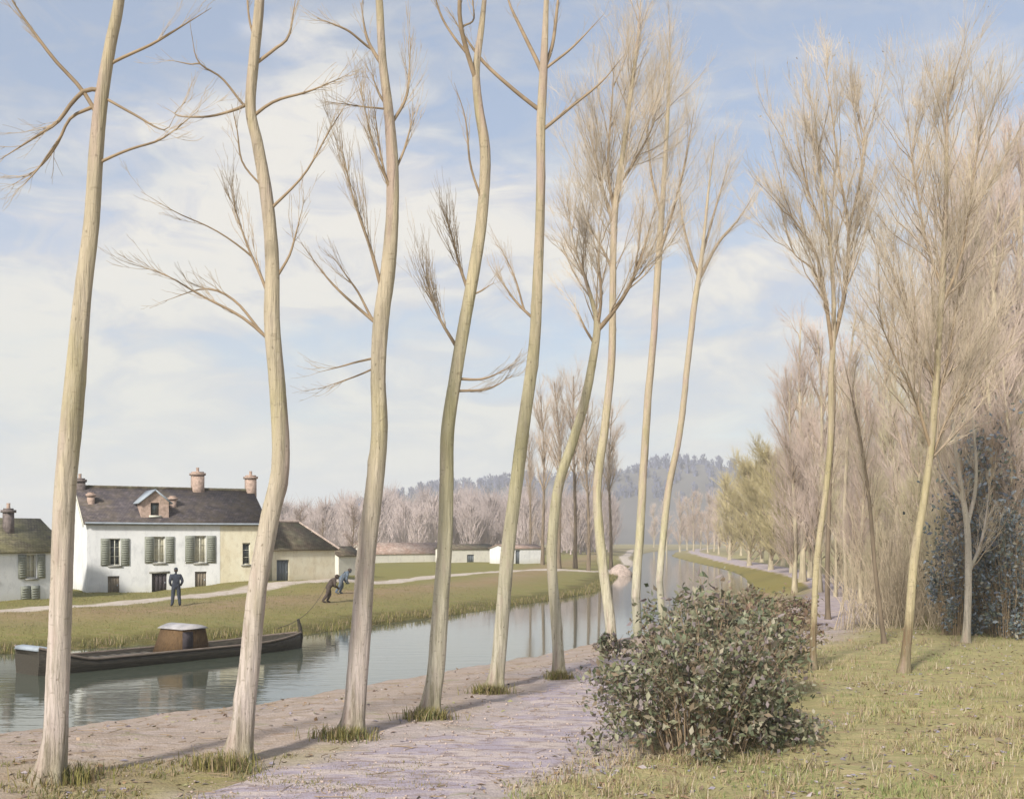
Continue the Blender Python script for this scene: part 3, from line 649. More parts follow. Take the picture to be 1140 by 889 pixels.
row_tree((480, 795), [(478, 799, 27), (482, 770, 24), (486, 740, 23), (490, 680, 22), (496, 600, 20), (497, 540, 19), (498, 480, 18), (507, 420, 17), (517, 360, 16), (528, 300, 16), (537, 240, 15), (540, 170, 14), (533, 120, 12), (530, 80, 10), (536, 30, 8), (541, -20, 7), (547, -100, 4)],
    [[(531, 90, 7), (520, 60, 6.5), (513, 30, 6), (515, -20, 5), (512, -80, 3)], [(519, 60, 4.5), (505, 45, 3.5), (490, 20, 3), (480, -20, 2)], [(534, 230, 4), (524, 190, 3), (519, 140, 2.4), (507, 103, 1.5)], [(507, 392, 5.5), (492, 360, 4), (480, 330, 3), (470, 296, 1.7)],
     [(518, 328, 5), (510, 290, 3.6), (498, 245, 1.8)], [(526, 330, 3), (550, 315, 1.5)], [(511, 420, 4.5), (540, 421, 3), (576, 404, 1.6)], [(508, 437, 4), (545, 432, 3), (572, 417, 1.5)], [(519, 45, 3), (528, 25, 2.4), (523, -15, 1.5)]],
    'bare poplar with two low right-hand sprays, its mossy foot left of the yellow-stemmed tree', M['bark_slim'], fuzz=[(3, 34, .6, 1.7), (4, 24, .6, 1.5), (6, 8, .4, .9), (7, 8, .4, .9)])
row_tree((553, 765), [(551, 769, 22), (555, 735, 19), (558, 700, 18.5), (565, 620, 18.5), (572, 560, 17.5), (582, 480, 17), (593, 400, 15.5), (597, 350, 14.5), (600, 280, 13), (602, 200, 12), (602, 140, 12), (605, 80, 11), (608, 10, 7), (609, -60, 5), (612, -160, 3)],
    [[(603, 82, 6.5), (595, 60, 6), (580, 25, 5), (566, -10, 3.5), (556, -60, 2)], [(606, 78, 6), (615, 50, 5), (620, 10, 4.5), (626, -50, 3)], [(601, 122, 6), (570, 100, 5.5), (540, 75, 5), (520, 50, 4), (498, 17, 2.5)], [(603, 144, 5), (640, 115, 4.2), (670, 90, 3.2), (695, 60, 1.8)],
     [(607, 80, 4), (640, 50, 3), (672, 16, 1.8)], [(596, 358, 4.5), (572, 331, 3.2), (549, 293, 1.7)], [(586, 345, 3), (570, 300, 2.2), (559, 276, 1.5)]],
    'yellowish bare poplar with straight upper stem and one long limb crossing its left neighbour', M['bark_slim'], fuzz=[(5, 10, .5, 1.3), (6, 8, .5, 1.2), (3, 6, .5, 1.0)])
row_tree((624, 750), [(623, 753, 17), (621, 720, 15), (619, 690, 14.5), (615, 640, 14), (615, 600, 14), (622, 540, 13.5), (638, 490, 13), (650, 450, 12), (660, 400, 11), (665, 362, 9.5), (660, 338, 6), (650, 305, 4.5), (640, 275, 3), (634, 240, 2)],
    [[(664, 368, 7), (680, 350, 6), (700, 320, 5), (715, 280, 4), (727, 236, 2)], [(661, 385, 4), (650, 360, 3.2), (640, 335, 2)], [(663, 365, 5), (668, 330, 4), (665, 290, 3), (668, 255, 1.8)]],
    'short leaning bare poplar ending in a low fork beneath a small pale crown', M['bark_slim'], crown=(.70, 34, 1.0, 2.8, .46, .38, 260, 1500), sides=14)
row_tree((681, 716), [(681, 720, 15), (679, 690, 14), (675, 660, 13.5), (668, 600, 13), (665, 540, 11.5), (674, 470, 11), (681, 400, 10), (682, 330, 9), (683, 270, 9), (685, 230, 9), (692, 180, 7), (700, 120, 6), (707, 70, 5), (712, 20, 3), (715, -40, 2)],
    [[(684, 250, 6), (672, 215, 4.5), (663, 180, 3.4), (655, 140, 2)], [(688, 205, 5), (705, 180, 4), (722, 150, 3), (738, 110, 2)], [(683, 300, 4), (668, 275, 3), (655, 255, 2)], [(685, 240, 5), (677, 190, 4), (680, 130, 3), (684, 70, 2)]],
    'slim bare poplar with tall feathery crown at the left edge of the leafy bush', M['bark_slim'], crown=(.52, 84, 2.0, 5.0, .52, .42, 640, 4200), sides=14)
row_tree((708, 676), [(707, 679, 12), (709, 640, 12), (712, 600, 11.5), (716, 530, 10.5), (721, 450, 10), (728, 370, 9), (733, 290, 9), (738, 220, 7), (742, 150, 6), (745, 90, 4), (746, 30, 2.4)],
    [[(733, 285, 5), (745, 245, 4), (757, 195, 3), (765, 140, 2)], [(736, 240, 4.5), (727, 200, 3.5), (722, 150, 2.5), (718, 100, 1.6)]],
    'slim straight bare poplar with purplish stem rising behind the leafy bush', M['bark_slim'], crown=(.58, 70, 3.0, 7.0, .46, .42, 540, 3400), sides=12)
row_tree((734, 655), [(733, 657, 10), (738, 600, 9), (745, 540, 9), (757, 480, 8.4), (766, 400, 8), (773, 340, 8), (778, 308, 7), (783, 270, 4.5), (789, 210, 3.4), (797, 150, 2)],
    [[(777, 312, 5.5), (800, 270, 4), (825, 240, 3), (845, 208, 1.8)], [(777, 310, 5), (768, 280, 4), (759, 235, 2.8), (757, 190, 1.6)], [(782, 285, 4), (800, 225, 3), (818, 170, 2)]],
    'slender leaning bare poplar with wide forked crown between the bush and the willows', M['bark_slim'], crown=(.62, 66, 3.5, 8.4, .46, .36, 560, 3600), sides=12)
# trees standing in the meadow on the right
MG = 'bare trees in the meadow right of the path'
row_tree((906, 745), [(905, 748, 10), (905, 715, 9), (906, 690, 8.5), (908, 640, 8), (912, 600, 8), (920, 540, 8), (925, 480, 8), (925, 420, 8), (927, 392, 7.4), (928, 330, 5.5), (922, 250, 4.6), (912, 180, 3.6), (906, 110, 2)],
    [[(926, 396, 6), (915, 320, 5), (903, 280, 4), (880, 250, 3), (860, 228, 1.8)], [(928, 380, 6.5), (944, 320, 5.5), (950, 250, 4.6), (942, 180, 3.6), (935, 100, 2.8), (930, 48, 1.6)], [(918, 335, 4), (905, 300, 3), (888, 285, 2), (870, 262, 1.4)], [(949, 245, 4), (960, 190, 3), (965, 120, 1.8)], [(924, 265, 4), (900, 215, 3), (885, 150, 1.8)]],
    'slender yellow-stemmed bare tree forking into three, dark foot in the meadow beside the path', M['bark_right'], name='meadow_tree', group=MG, crown=(.58, 64, 1.3, 3.8, .40, .38, 560, 3600), sides=12, buds=500, budr=.028)
row_tree((1007, 748), [(1006, 752, 14), (1009, 720, 12.5), (1012, 690, 12), (1018, 620, 11), (1028, 560, 10), (1036, 500, 9.4), (1041, 440, 9), (1045, 380, 8.4), (1050, 300, 8), (1053, 230, 6.5), (1054, 150, 4.6), (1057, 60, 2)],
    [[(1040, 450, 6), (1060, 400, 5), (1075, 340, 4), (1090, 280, 2)], [(1043, 425, 5), (1025, 370, 4), (1015, 320, 3), (1003, 260, 2)], [(1048, 340, 5), (1068, 290, 4), (1080, 220, 3), (1090, 140, 2)], [(1049, 320, 4.5), (1035, 270, 3.6), (1025, 200, 3), (1018, 120, 2)], [(1037, 500, 5), (1015, 450, 4), (985, 400, 3), (960, 355, 2)], [(1035, 520, 4), (1055, 470, 3.4), (1080, 420, 3), (1105, 370, 2)]],
    'largest meadow tree, mottled brown and yellow trunk under a dense pink-tan crown', M['bark_right'], name='meadow_tree', group=MG, crown=(.42, 150, 1.4, 4.2, .52, .42, 1500, 7000), sides=14, buds=500, budr=.028)
row_tree((1076, 716), [(1075, 719, 11), (1077, 680, 9.5), (1078, 640, 9), (1077, 590, 8), (1070, 540, 6.5), (1062, 490, 4.5), (1058, 430, 3)],
    [[(1077, 585, 6), (1088, 545, 5), (1090, 500, 4), (1086, 440, 2.6)], [(1073, 560, 5), (1055, 525, 4), (1048, 480, 2.6)], [(1078, 640, 5), (1098, 600, 4), (1112, 540, 2.6)]],
    'pale white-stemmed low tree before the dark evergreen shrubs', M['bark_pale'], name='meadow_tree', group=MG, limbmat=M['bark_pale'], crown=(.5, 26, .9, 2.4, .45, .4, 160, 800), sides=12)
for (foot, seq, lab, sc_) in [((922, 690), [(922, 694, 7), (921, 650, 6.4), (922, 600, 6), (924, 540, 5), (928, 470, 4), (930, 400, 2.4)], 'thin brown sapling close behind the three-forked tree', M['trunk_dark']),
                         ((985, 716), [(985, 719, 6.5), (980, 680, 6), (974, 630, 5.5), (968, 560, 5), (958, 490, 4), (944, 420, 2.4)], 'thin brown sapling leaning left beside the largest meadow tree', M['trunk_dark']),
                         ((942, 668), [(942, 671, 6), (941, 620, 5.4), (940, 570, 5), (943, 500, 4), (946, 420, 2.2)], 'thin pale sapling at the bend of the path', M['trunk_pale'])]:
    row_tree(foot, seq, [], lab, sc_, name='sapling', group=MG, crown=(.4, 16, .9, 2.6, .4, .5, 110, 500), sides=9)

# generic bare trees of the wood: trunk and crown, copied with their own turn and size
def wood_tree(name, H, crown_base, width, mt, mk, n=(22, 170, 1150), lean=.02, r=.010, up=.45):
    root = empty(name, (0, 0, -500))
    k = 12; s = np.linspace(0, 1, k); ph = random.random() * 6
    P = np.stack([H * .025 * np.sin(s * 5 + ph) * s, H * .02 * np.cos(s * 4 + ph) * s, -.3 + (H + .0) * s], 1); Rr = H * .0115 * (1 - .88 * s) + .012
    V, Q = trunk_mesh(P, Rr, 10); mesh('trunk', V, Q, mat=mt, parent=root, smooth=True)
    mb = MB(); q, rr = spawn(P[None], Rr[None], n[0], width * .8, width * 1.5, .55, up, H * .0045, K=8, t0=crown_base, t1=.93, tip=.6); mb.tubes(q, rr, 4); lim = [0, sum(len(z_) for z_ in mb.Q)]
    AP = np.concatenate([q, resample(P, 8)[None]]); AR = np.concatenate([rr, resample(np.hstack([P, Rr[:, None]]), 8)[:, 3][None]])
    q2, r2 = spawn(AP, AR, n[1], width * .35, width * .7, .5, up * .8, r * 1.3, K=6, t0=.12); mb.tubes(q2, r2)
    q3, r3 = spawn(q2, r2, n[2], width * .16, width * .36, .5, up * .7, r * .75, K=4, t0=.1); mb.tubes(q3, r3)
    two_tone(mb.build('crown', mk, root), lim); return root
protos = {}
protos['pink'] = [wood_tree('wood_tree', 14, .10, 3.0, M['trunk_pale'], M['twig_pink'], (40, 420, 4200)) for _ in range(3)]
protos['tan'] = [wood_tree('wood_tree', 14, .04, 3.0, M['trunk_pale'], M['twig_tan'], (42, 420, 4200)) for _ in range(3)]
protos['willow'] = [wood_tree('willow_tree', 10, .05, 3.0, M['trunk_pale'], M['twig_willow'], (44, 420, 4600), r=.018, up=.7) for _ in range(2)]
protos['grey'] = [wood_tree('wood_tree', 16, .12, 3.0, M['trunk_dark'], M['twig_grey'], (26, 260, 2000), r=.02) for _ in range(2)]
protos['clump'] = [wood_tree('poplar_tree', 16, .42, 3.6, M['trunk_dark'], M['twig_clump'], (24, 220, 1700), r=.014) for _ in range(3)]
used = set()
def plant(kind, u, d, top, label, group, name=None, wide=1.0, cat='tree'):
    x = (u - CX) / F * d; z = gz(x, d); H = EYE + (HZ - top) / F * d - z
    pr = protos[kind][len([1 for q in used if q[0] == kind]) % len(protos[kind])]
    H0 = {'pink': 14, 'tan': 14, 'willow': 10, 'grey': 16, 'clump': 16}[kind] * 1.06
    k = (kind, pr.name)
    o = pr if k not in used else copy_tree(pr)
    used.add(k); used.add((kind, 'n%d' % len(used)))
    s = H / H0; o.location = (x, d, z); o.scale = (s * wide, s * wide, s); o.rotation_euler = (0, 0, random.random() * 6.28)
    tag(o, label, cat, group); return o
G1 = 'bare trees of the wood right of the path'
L_tan = 'tan bare tree in the crowded wood to the right of the path'
L_pink = 'pinkish bare tree in the crowded wood to the right of the path'
for u, d, top in [(893, 84, 330), (884, 70, 395), (912, 66, 345), (948, 72, 320), (985, 62, 300), (1012, 52, 330), (1062, 46, 180), (1092, 44, 130), (1118, 41, 170), (1078, 50, 95), (1112, 52, 110), (1140, 47, 90), (1100, 38, 300), (1125, 37, 380), (1190, 40, 200), (1225, 43, 240), (1250, 38, 300), (1100, 56, 260), (1150, 46, 250), (958, 54, 410), (1080, 38, 330), (1035, 62, 250), (1128, 60, 320), (1175, 52, 280), (905, 100, 420)]:
    plant('pink', u, d, top, L_pink, G1)
for u, d, top in [(902, 90, 420), (935, 82, 400), (965, 68, 390), (998, 58, 420), (1022, 46, 430), (1050, 56, 330), (1075, 52, 300), (1108, 48, 330), (1135, 40, 400), (975, 48, 520), (1045, 41, 480), (1000, 78, 380), (1160, 60, 350), (930, 60, 500), (1072, 70, 290), (1015, 90, 360), (1095, 80, 330), (955, 95, 420)]:
    plant('tan', u, d, top, L_tan, G1, wide=1.1)
for u, d, top in [(834, 138, 508), (858, 118, 492), (882, 104, 500), (812, 168, 528), (848, 152, 512), (872, 130, 505), (905, 112, 480)]:
    plant('willow', u, d, top, 'yellowish willow in the clump beyond the bend of the path', 'yellow willows beyond the bend', wide=1.75)
for u, d, top in [(728, 420, 558), (742, 345, 550), (757, 310, 545), (772, 282, 542), (788, 255, 545), (800, 225, 542), (765, 370, 550), (780, 320, 545), (795, 285, 540), (812, 250, 535), (825, 210, 530)]:
    plant('pink', u, d, top, 'small pink-brown bare tree far along the canal', 'far trees along the canal', wide=1.25)
for u, d, top in [(604, 128, 425), (622, 118, 408), (640, 122, 400), (655, 118, 430), (668, 124, 455), (680, 132, 440), (590, 140, 470)]:
    o = plant('clump', u, d, top, 'dark-stemmed bare tree in the far-bank clump beside the pale gravel heap', 'trees of the far-bank clump', wide=.9)
for u, d, top, lab in [(335, 100, 561, 'purplish bare tree peeping over the small hipped cottage roof'), (392, 120, 558, 'purplish bare tree behind the little shed'), (358, 130, 572, 'smaller purplish tree between the cottage roof and the shed')]:
    plant('grey', u, d, top, lab, 'trees behind the cottages', wide=1.5)

# ------------------------------------------------------------------ bushes and shrubs
def bush(name, label, centre, rx, ry, h, nleaf, size, mat, nst=60, group=None, stem=None, lumps=11):
    foot = np.array([centre[0], centre[1], gz(*centre)]); root = empty(name, foot, label=label, cat='bush', group=group)
    # stems fan out from the foot
    a = rng.random(nst) * 2 * np.pi; q = np.sqrt(rng.random(nst)); K = 7
    b0 = np.stack([np.cos(a) * q * rx * .45, np.sin(a) * q * ry * .45, np.full(nst, -.1)], 1)
    e = np.stack([np.cos(a) * q * rx * .92, np.sin(a) * q * ry * .92, h * (1 - .5 * q ** 2) * rng.uniform(.55, 1.08, nst)], 1)
    s = np.linspace(0, 1, K)[None, :, None]
    P = b0[:, None] * (1 - s) + e[:, None] * s + np.array([0, 0, 1.])[None, None] * (h * .12 * np.sin(np.pi * s)); P = P + rng.normal(size=P.shape) * .02
    Rr = np.repeat((.013 * rng.uniform(.6, 1.3, nst))[:, None], K, 1) * (1 - .75 * np.linspace(0, 1, K))[None]
    mb = MB(); mb.tubes(P, Rr, 5); q2, r2 = spawn(P, Rr, nst * 6, h * .12, h * .32, .6, .2, .006, K=5, t0=.2); mb.tubes(q2, r2, 3)
    mb.build('stems', stem or M['limb'], root)
    # leaves: on the stems and filling uneven clumps
    c = q2.reshape(-1, 3); c = c[rng.integers(0, len(c), nleaf // 2)] + rng.normal(size=(nleaf // 2, 3)) * h * .045
    k = nleaf - len(c); cl = []
    for _ in range(lumps):
        aa = rng.random() * 6.28; qq = math.sqrt(rng.random()) * .98; cl.append((math.cos(aa) * qq * rx, math.sin(aa) * qq * ry, h * (.06 + .80 * rng.random() ** 1.25 * (1 - .6 * qq * qq))))
    cl = np.array(cl); j = rng.integers(0, lumps, k); v = nz(rng.normal(size=(k, 3))) * (rng.random((k, 1)) ** .6)
    c2 = cl[j] + v * np.array([rx * .26, ry * .26, h * .13])
    c = np.concatenate([c, c2]); c[:, 2] = np.abs(c[:, 2])
    V, T = leaf_geo(c, size, rng); f = MB(); f.add(V, None, T); f.build('foliage', mat, root); return root
bush('leafy_bush', 'large leafy bush with dark green and brown leaves beside the path', (2.8, 16.6), 1.72, 1.6, 2.35, 9500, .062, M['bush_leaf'], nst=90, lumps=46)
bush('leafy_bush', 'lower brownish-green bush on the right flank of the largest bush', (3.7, 17.6), .85, 1.0, 1.6, 1600, .08, M['bramble_leaf'], nst=70, lumps=12)
bush('leafy_bush', 'broad olive bush at the canal edge, behind the largest bush', (4.0, 21.5), 1.9, 1.5, 2.35, 4200, .09, M['bush_leaf'], nst=90, lumps=18)
bush('bramble', 'brown bramble bush between the leafy bush and the path', (6.3, 28), 1.75, 2.0, 1.8, 3600, .085, M['bramble_leaf'], nst=120, lumps=14)
bush('bramble', 'brown bramble clump at the canal edge beyond the leafy bushes', (8.9, 40), 2.6, 3.0, 1.45, 4200, .10, M['bramble_leaf'], nst=110, lumps=12)
bush('leafy_bush', 'little green bush at the foot of the slim feathery poplar', (2.75, 29.5), .55, .5, .75, 600, .08, M['bush_leaf'], nst=16, lumps=4)
SG = 'dark evergreen shrubs at the meadow edge'
bush('evergreen_shrub', 'dark blue-green shrub left of the pale white-stemmed tree', (14.4, 35.6), .9, .9, 3.8, 1900, .08, M['ever_leaf'], nst=50, lumps=12, group=SG)
bush('evergreen_shrub', 'dark blue-green shrub right of the pale white-stemmed tree', (15.8, 34.8), 1.3, 1.2, 4.0, 3200, .085, M['ever_leaf'], nst=50, lumps=12, group=SG)
bush('evergreen_shrub', 'tallest dark blue-green shrub, behind the pale white-stemmed tree', (16.0, 36.8), 1.5, 1.5, 7.6, 5200, .10, M['ever_leaf'], nst=70, lumps=18, group=SG)
# undergrowth below the wood
pts = []
for _ in range(6500):
    u = rng.uniform(905, 1280); d = rng.uniform(38, 95); x = (u - CX) / F * d
    if x < xat(NP, d) + 2.2: continue
    pts.append((x, d, gz(x, d)))
pts = np.array(pts); n = len(pts); P = pts[:, None] + np.linspace(0, 1, 4)[None, :, None] * (np.array([0, 0, 1.]) + rng.normal(size=(n, 3)) * .28)[:, None] * rng.uniform(.9, 4.2, n)[:, None, None]
mb = MB(); Rr = np.repeat(.016 * (1 - .7 * np.linspace(0, 1, 4))[None], n, 0); mb.tubes(P, Rr, 3); q, r = spawn(P, Rr, n * 5, .4, 1.3, .5, .5, .008, K=4); mb.tubes(q, r)
tag(mb.build('undergrowth', M['twig_under']), 'tangle of thin tan undergrowth beneath the wood', 'undergrowth', kind='stuff')

# grass tufts at the feet of the poplars
def blades(C, h, mat_, lean=.5, wd=.012):
    n = len(C); a = rng.random(n) * 2 * np.pi; ln = rng.random(n) * lean; hh = h * rng.uniform(.5, 1.2, n)
    side = np.stack([np.cos(a + 1.57), np.sin(a + 1.57), np.zeros(n)], 1) * wd; tipd = np.stack([np.cos(a) * ln, np.sin(a) * ln, np.ones(n)], 1)
    m1 = C + tipd * (hh * .55)[:, None]; tp = m1 + (tipd * np.array([1.8, 1.8, .8])) * (hh * .45)[:, None]
    V = np.stack([C - side, C + side, m1 + side * .7, m1 - side * .7, tp], 1).reshape(-1, 3); k = np.arange(n)[:, None] * 5
    return V, (k + [0, 1, 2, 3]).reshape(-1, 4), (k + [3, 2, 4]).reshape(-1, 3)
for (u, v, wd, lab) in [(385, 822, .55, 'green grass tuft at the foot of the poplar right of the hauling men'), (478, 800, .5, 'green grass tuft at the foot of the poplar with two low sprays'), (545, 772, .45, 'green grass tuft at the foot of the yellowish straight-stemmed poplar'), (622, 756, .35, 'small green grass tuft at the foot of the low-forked poplar'),
                        (250, 855, .6, 'olive grass tuft at the foot of the poplar before the barge prow'), (75, 868, .6, 'olive grass tuft at the foot of the stout poplar nearest the frame edge')]:
    f = base_of(u, v); n = 420; o = rng.normal(size=(n, 2)) * np.array([wd * .42, wd * .26]); C = np.stack([f[0] + o[:, 0], f[1] + o[:, 1]], 1)
    C = np.hstack([C, ground(C[:, 0], C[:, 1])[:, None] - .01]) - f
    V, Q, T = blades(C, .24, None, lean=.7, wd=.009); mb = MB(); mb.add(V, Q, T); tag(mb.build('grass_tuft', M['tuft'], loc=f), lab, 'grass tuft', 'grass tufts at the feet of the poplars')
# dry meadow grass (stuff) and fallen leaves (stuff)
n = 100000; d = 10 + 50 * rng.random(n) ** 1.7; u = rng.uniform(560, 1360, n); x = (u - CX) / F * d
ok = (x > xat(NP, d) + 1.4 + .9 * rng.random(n)); x, d = x[ok], d[ok]
keep = (sn(x, d, 1.3, 2) + .7 * sn(x, d, 3.1, 1) + rng.normal(size=len(x)) * .35) > .15; x, d = x[keep], d[keep]
gr_ = sn(x, d, .62, 1.3) + .6 * sn(x, d, 1.5, 4) + rng.normal(size=len(x)) * .25 > .28
for nm, sel, mt, lab in (('meadow_grass', ~gr_, 'grass', 'short dry ochre meadow grass'), ('green_grass', gr_, 'grass_green', 'patches of fresh green grass in the dry meadow')):
    C = np.stack([x[sel], d[sel], ground(x[sel], d[sel]) - .01], 1); V, Q, T = blades(C, .10, None, lean=.9, wd=.008); mb = MB(); mb.add(V, Q, T)
    tag(mb.build(nm, M[mt]), lab, 'grass', kind='stuff')
n = 90000; d = 11.5 + 60 * rng.random(n) ** 1.7; u = rng.uniform(-30, 560, n); x = (u - CX) / F * d
z, a1, a2, a3, lf, rt, iw = ground(x, d, True); ok = lf & (d < 75) | (rt & (a2 > 5.2) & (np.abs(x + 4.2) < 3.5) & (d < 16.5)); ok &= dist(FP, x, d) > 1.0; ok &= lf | (sn(x, d, 1.9, 3) + .7 * sn(x, d, 4.1, 1) + rng.normal(size=n) * .25 > .12) & (np.hypot((x + 4.2) / 3.2, (d - 14.4) / 1.5) < 1 + .3 * sn(x, d, 2.3))
C = np.stack([x, d, z - .01], 1)[ok]; V, Q, T = blades(C, .085, None, lean=1.0, wd=.0075); mb = MB(); mb.add(V, Q, T)
tag(mb.build('bank_grass', M['tuft']), 'olive grass on the canal banks', 'grass', kind='stuff')
n = 16000; t = rng.random(n); LBd = dense(LB, .3); LBd = LBd[(LBd[:, 1] > 25) & (LBd[:, 1] < 150)]; C = LBd[rng.integers(0, len(LBd), n)] + np.stack([-rng.random(n) ** 2 * 1.1, rng.random(n) ** 2 * 1.1], 1)
cl_ = sn(C[:, 0], C[:, 1], 1.7) + .8 * sn(C[:, 0], C[:, 1], 4.3, 2); C = C[cl_ + rng.normal(size=n) * .3 > -.1]; C = np.stack([C[:, 0], C[:, 1], np.maximum(ground(C[:, 0], C[:, 1]), WATER) - .03], 1); V, Q, T = blades(C, .34, None, lean=.6, wd=.014); mb = MB(); mb.add(V, Q, T)
tag(mb.build('bank_sedge', M['tuft']), 'rough olive sedge fringing the far water edge', 'sedge', kind='stuff')
n = 16000; d = 11 + 34 * rng.random(n) ** 1.5; u = rng.uniform(-20, 1180, n); x = (u - CX) / F * d
z, a1, a2, a3, lf, rt, iw = ground(x, d, True); ok = rt & (a2 > .4) & ((x > xat(NP, d) + .8) | (rng.random(n) < .3)) & (sn(x, d, .9, 5) + .8 * sn(x, d, 2.6, 3) + rng.normal(size=n) * .5 > -.1); C = np.stack([x, d, z + .012], 1)[ok]; V, T = leaf_geo(C, .06, rng, flat=.82); mb = MB(); mb.add(V, None, T)
tag(mb.build('fallen_leaves', M['litter']), 'fallen brown and mauve leaves strewn over the near bank', 'leaves', kind='stuff')

# taller dry clumps in the meadow, sticks and pebbles on the trodden ground
n = 260; d = 11.5 + 26 * rng.random(n) ** 1.3; u = rng.uniform(620, 1200, n); x = (u - CX) / F * d; ok = x > xat(NP, d) + 2.2; x, d = x[ok], d[ok]; k = 26
cx_ = np.repeat(x, k) + rng.normal(size=len(x) * k) * .10; cy_ = np.repeat(d, k) + rng.normal(size=len(x) * k) * .10
C = np.stack([cx_, cy_, ground(cx_, cy_) - .01], 1); V, Q, T = blades(C, .22, None, lean=.9, wd=.007); mb = MB(); mb.add(V, Q, T); tag(mb.build('dry_grass_clumps', M['grass']), 'taller dry straw clumps scattered in the meadow grass', 'grass', kind='stuff')
n = 900; d = 11.5 + 24 * rng.random(n) ** 1.4; u = rng.uniform(-20, 1160, n); x = (u - CX) / F * d; z, a1, a2, a3, lf, rt, iw = ground(x, d, True); ok = rt & (a2 > .6); x, d, z = x[ok], d[ok], z[ok]; n = len(x)
a = rng.random(n) * 6.28; L = rng.uniform(.08, .42, n); K = 5; sgm = np.linspace(-.5, .5, K); bend = rng.normal(size=n) * .12
P = np.stack([x[:, None] + np.cos(a)[:, None] * L[:, None] * sgm + np.sin(a)[:, None] * (bend * L)[:, None] * sgm ** 2 * 4, d[:, None] + np.sin(a)[:, None] * L[:, None] * sgm - np.cos(a)[:, None] * (bend * L)[:, None] * sgm ** 2 * 4, np.repeat(z[:, None] + .045, K, 1)], -1)
mb = MB(); mb.tubes(P, np.repeat((.0055 * rng.uniform(.5, 1.3, n))[:, None], K, 1), 4); tag(mb.build('fallen_twigs', M['limb']), 'thin fallen twigs lying about the near bank', 'twigs', kind='stuff')
n = 2600; t = rng.integers(0, len(NP) - 1, n * 3); d = 11.5 + 26 * rng.random(n) ** 1.4; x = xat(NP, d) + rng.normal(size=n) * 1.3; z, a1, a2, a3, lf, rt, iw = ground(x, d, True); ok = rt & (a2 > .5); x, d, z = x[ok], d[ok], z[ok]; n = len(x)
r_ = .012 + .022 * rng.random(n) ** 3; o8 = np.array([(1, 0, 0), (0, 1, 0), (-1, 0, 0), (0, -1, 0), (0, 0, .7), (0, 0, -.7)], float); V = np.stack([x, d, z + .036], 1)[:, None] + o8[None] * r_[:, None, None] * rng.uniform(.6, 1.3, (n, 6, 1)); k = np.arange(n)[:, None] * 6
T = np.concatenate([k + f for f in ([0, 1, 4], [1, 2, 4], [2, 3, 4], [3, 0, 4], [1, 0, 5], [2, 1, 5], [3, 2, 5], [0, 3, 5])], 1).reshape(-1, 3); mb = MB(); mb.add(V.reshape(-1, 3), None, T)
tag(mb.build('pebbles', M['gravel']), 'small pebbles in the trodden near path', 'pebbles', kind='stuff')

# ------------------------------------------------------------------ houses
def facade(mb, x0, x1, z0, z1, holes, y=0.0, depth=.22):
    """front wall (facing -y) with rectangular openings and their reveals"""
    xs = sorted({x0, x1, *[h[0] for h in holes], *[h[1] for h in holes]}); zs = sorted({z0, z1, *[h[2] for h in holes], *[h[3] for h in holes]})
    for a, b_ in zip(xs[:-1], xs[1:]):
        for c_, d_ in zip(zs[:-1], zs[1:]):
            mx_, mz_ = (a + b_) / 2, (c_ + d_) / 2
            if any(h[0] < mx_ < h[1] and h[2] < mz_ < h[3] for h in holes): continue
            mb.poly([(a, y, c_), (b_, y, c_), (b_, y, d_), (a, y, d_)])
    for a, b_, c_, d_ in holes:
        k = y + depth
        mb.poly([(a, y, c_), (a, y, d_), (a, k, d_), (a, k, c_)]); mb.poly([(b_, y, c_), (b_, k, c_), (b_, k, d_), (b_, y, d_)])
        mb.poly([(a, y, d_), (b_, y, d_), (b_, k, d_), (a, k, d_)]); mb.poly([(a, y, c_), (a, k, c_), (b_, k, c_), (b_, y, c_)])
def set_uv(o, along='x'):
    """planar tile coordinates in metres: along the eaves and up the slope"""
    me = o.data; uv = me.uv_layers.new(name='tiles')
    for p in me.polygons:
        for li in p.loop_indices:
            c = me.vertices[me.loops[li].vertex_index].co
            uv.data[li].uv = (c.x, c.z * 1.25) if abs(p.normal.x) < .6 else (c.y, c.z * 1.25)
def slab(mb, quad, t=.09):
    """roof plane with thickness"""
    q = np.array(quad, float); n = np.cross(q[1] - q[0], q[2] - q[0]); n = n / np.linalg.norm(n)
    V = np.vstack([q, q - n * t]); k = len(q)
    mb.add(V, [(i, k + i, k + (i + 1) % k, (i + 1) % k) for i in range(k)] + ([(0, 1, 2, 3), (7, 6, 5, 4)] if k == 4 else []), [] if k == 4 else [(0, 1, 2), (5, 4, 3)])
def window(root, x0, x1, z0, z1, pane='glass', y=.16, bars=1, sill=True):
    f = MB(); t = .06
    f.box(x0, x0 + t, y - .04, y + .02, z0, z1); f.box(x1 - t, x1, y - .04, y + .02, z0, z1); f.box(x0 + t, x1 - t, y - .04, y + .02, z1 - t, z1); f.box(x0 + t, x1 - t, y - .04, y + .02, z0, z0 + t)
    for k in range(bars): 
        c_ = x0 + (x1 - x0) * (k + 1) / (bars + 1); f.box(c_ - .025, c_ + .025, y - .035, y + .015, z0 + t, z1 - t)
    for k in (1, 2): zz = z0 + (z1 - z0) * k / 3; f.box(x0 + t, x1 - t, y - .028, y + .012, zz - .012, zz + .012)
    w_ = MB(); w_.box(x0 + .01, x1 - .01, y + .025, y + .04, z0 + .01, z1 - .01); wo = w_.build('window', M[pane], root)
    f.build('frame', M['frame'], wo)
    if sill: s_ = MB(); s_.box(x0 - .08, x1 + .08, -.07, .05, z0 - .09, z0 - .004); s_.build('sill', M['stone'], wo)
    return wo
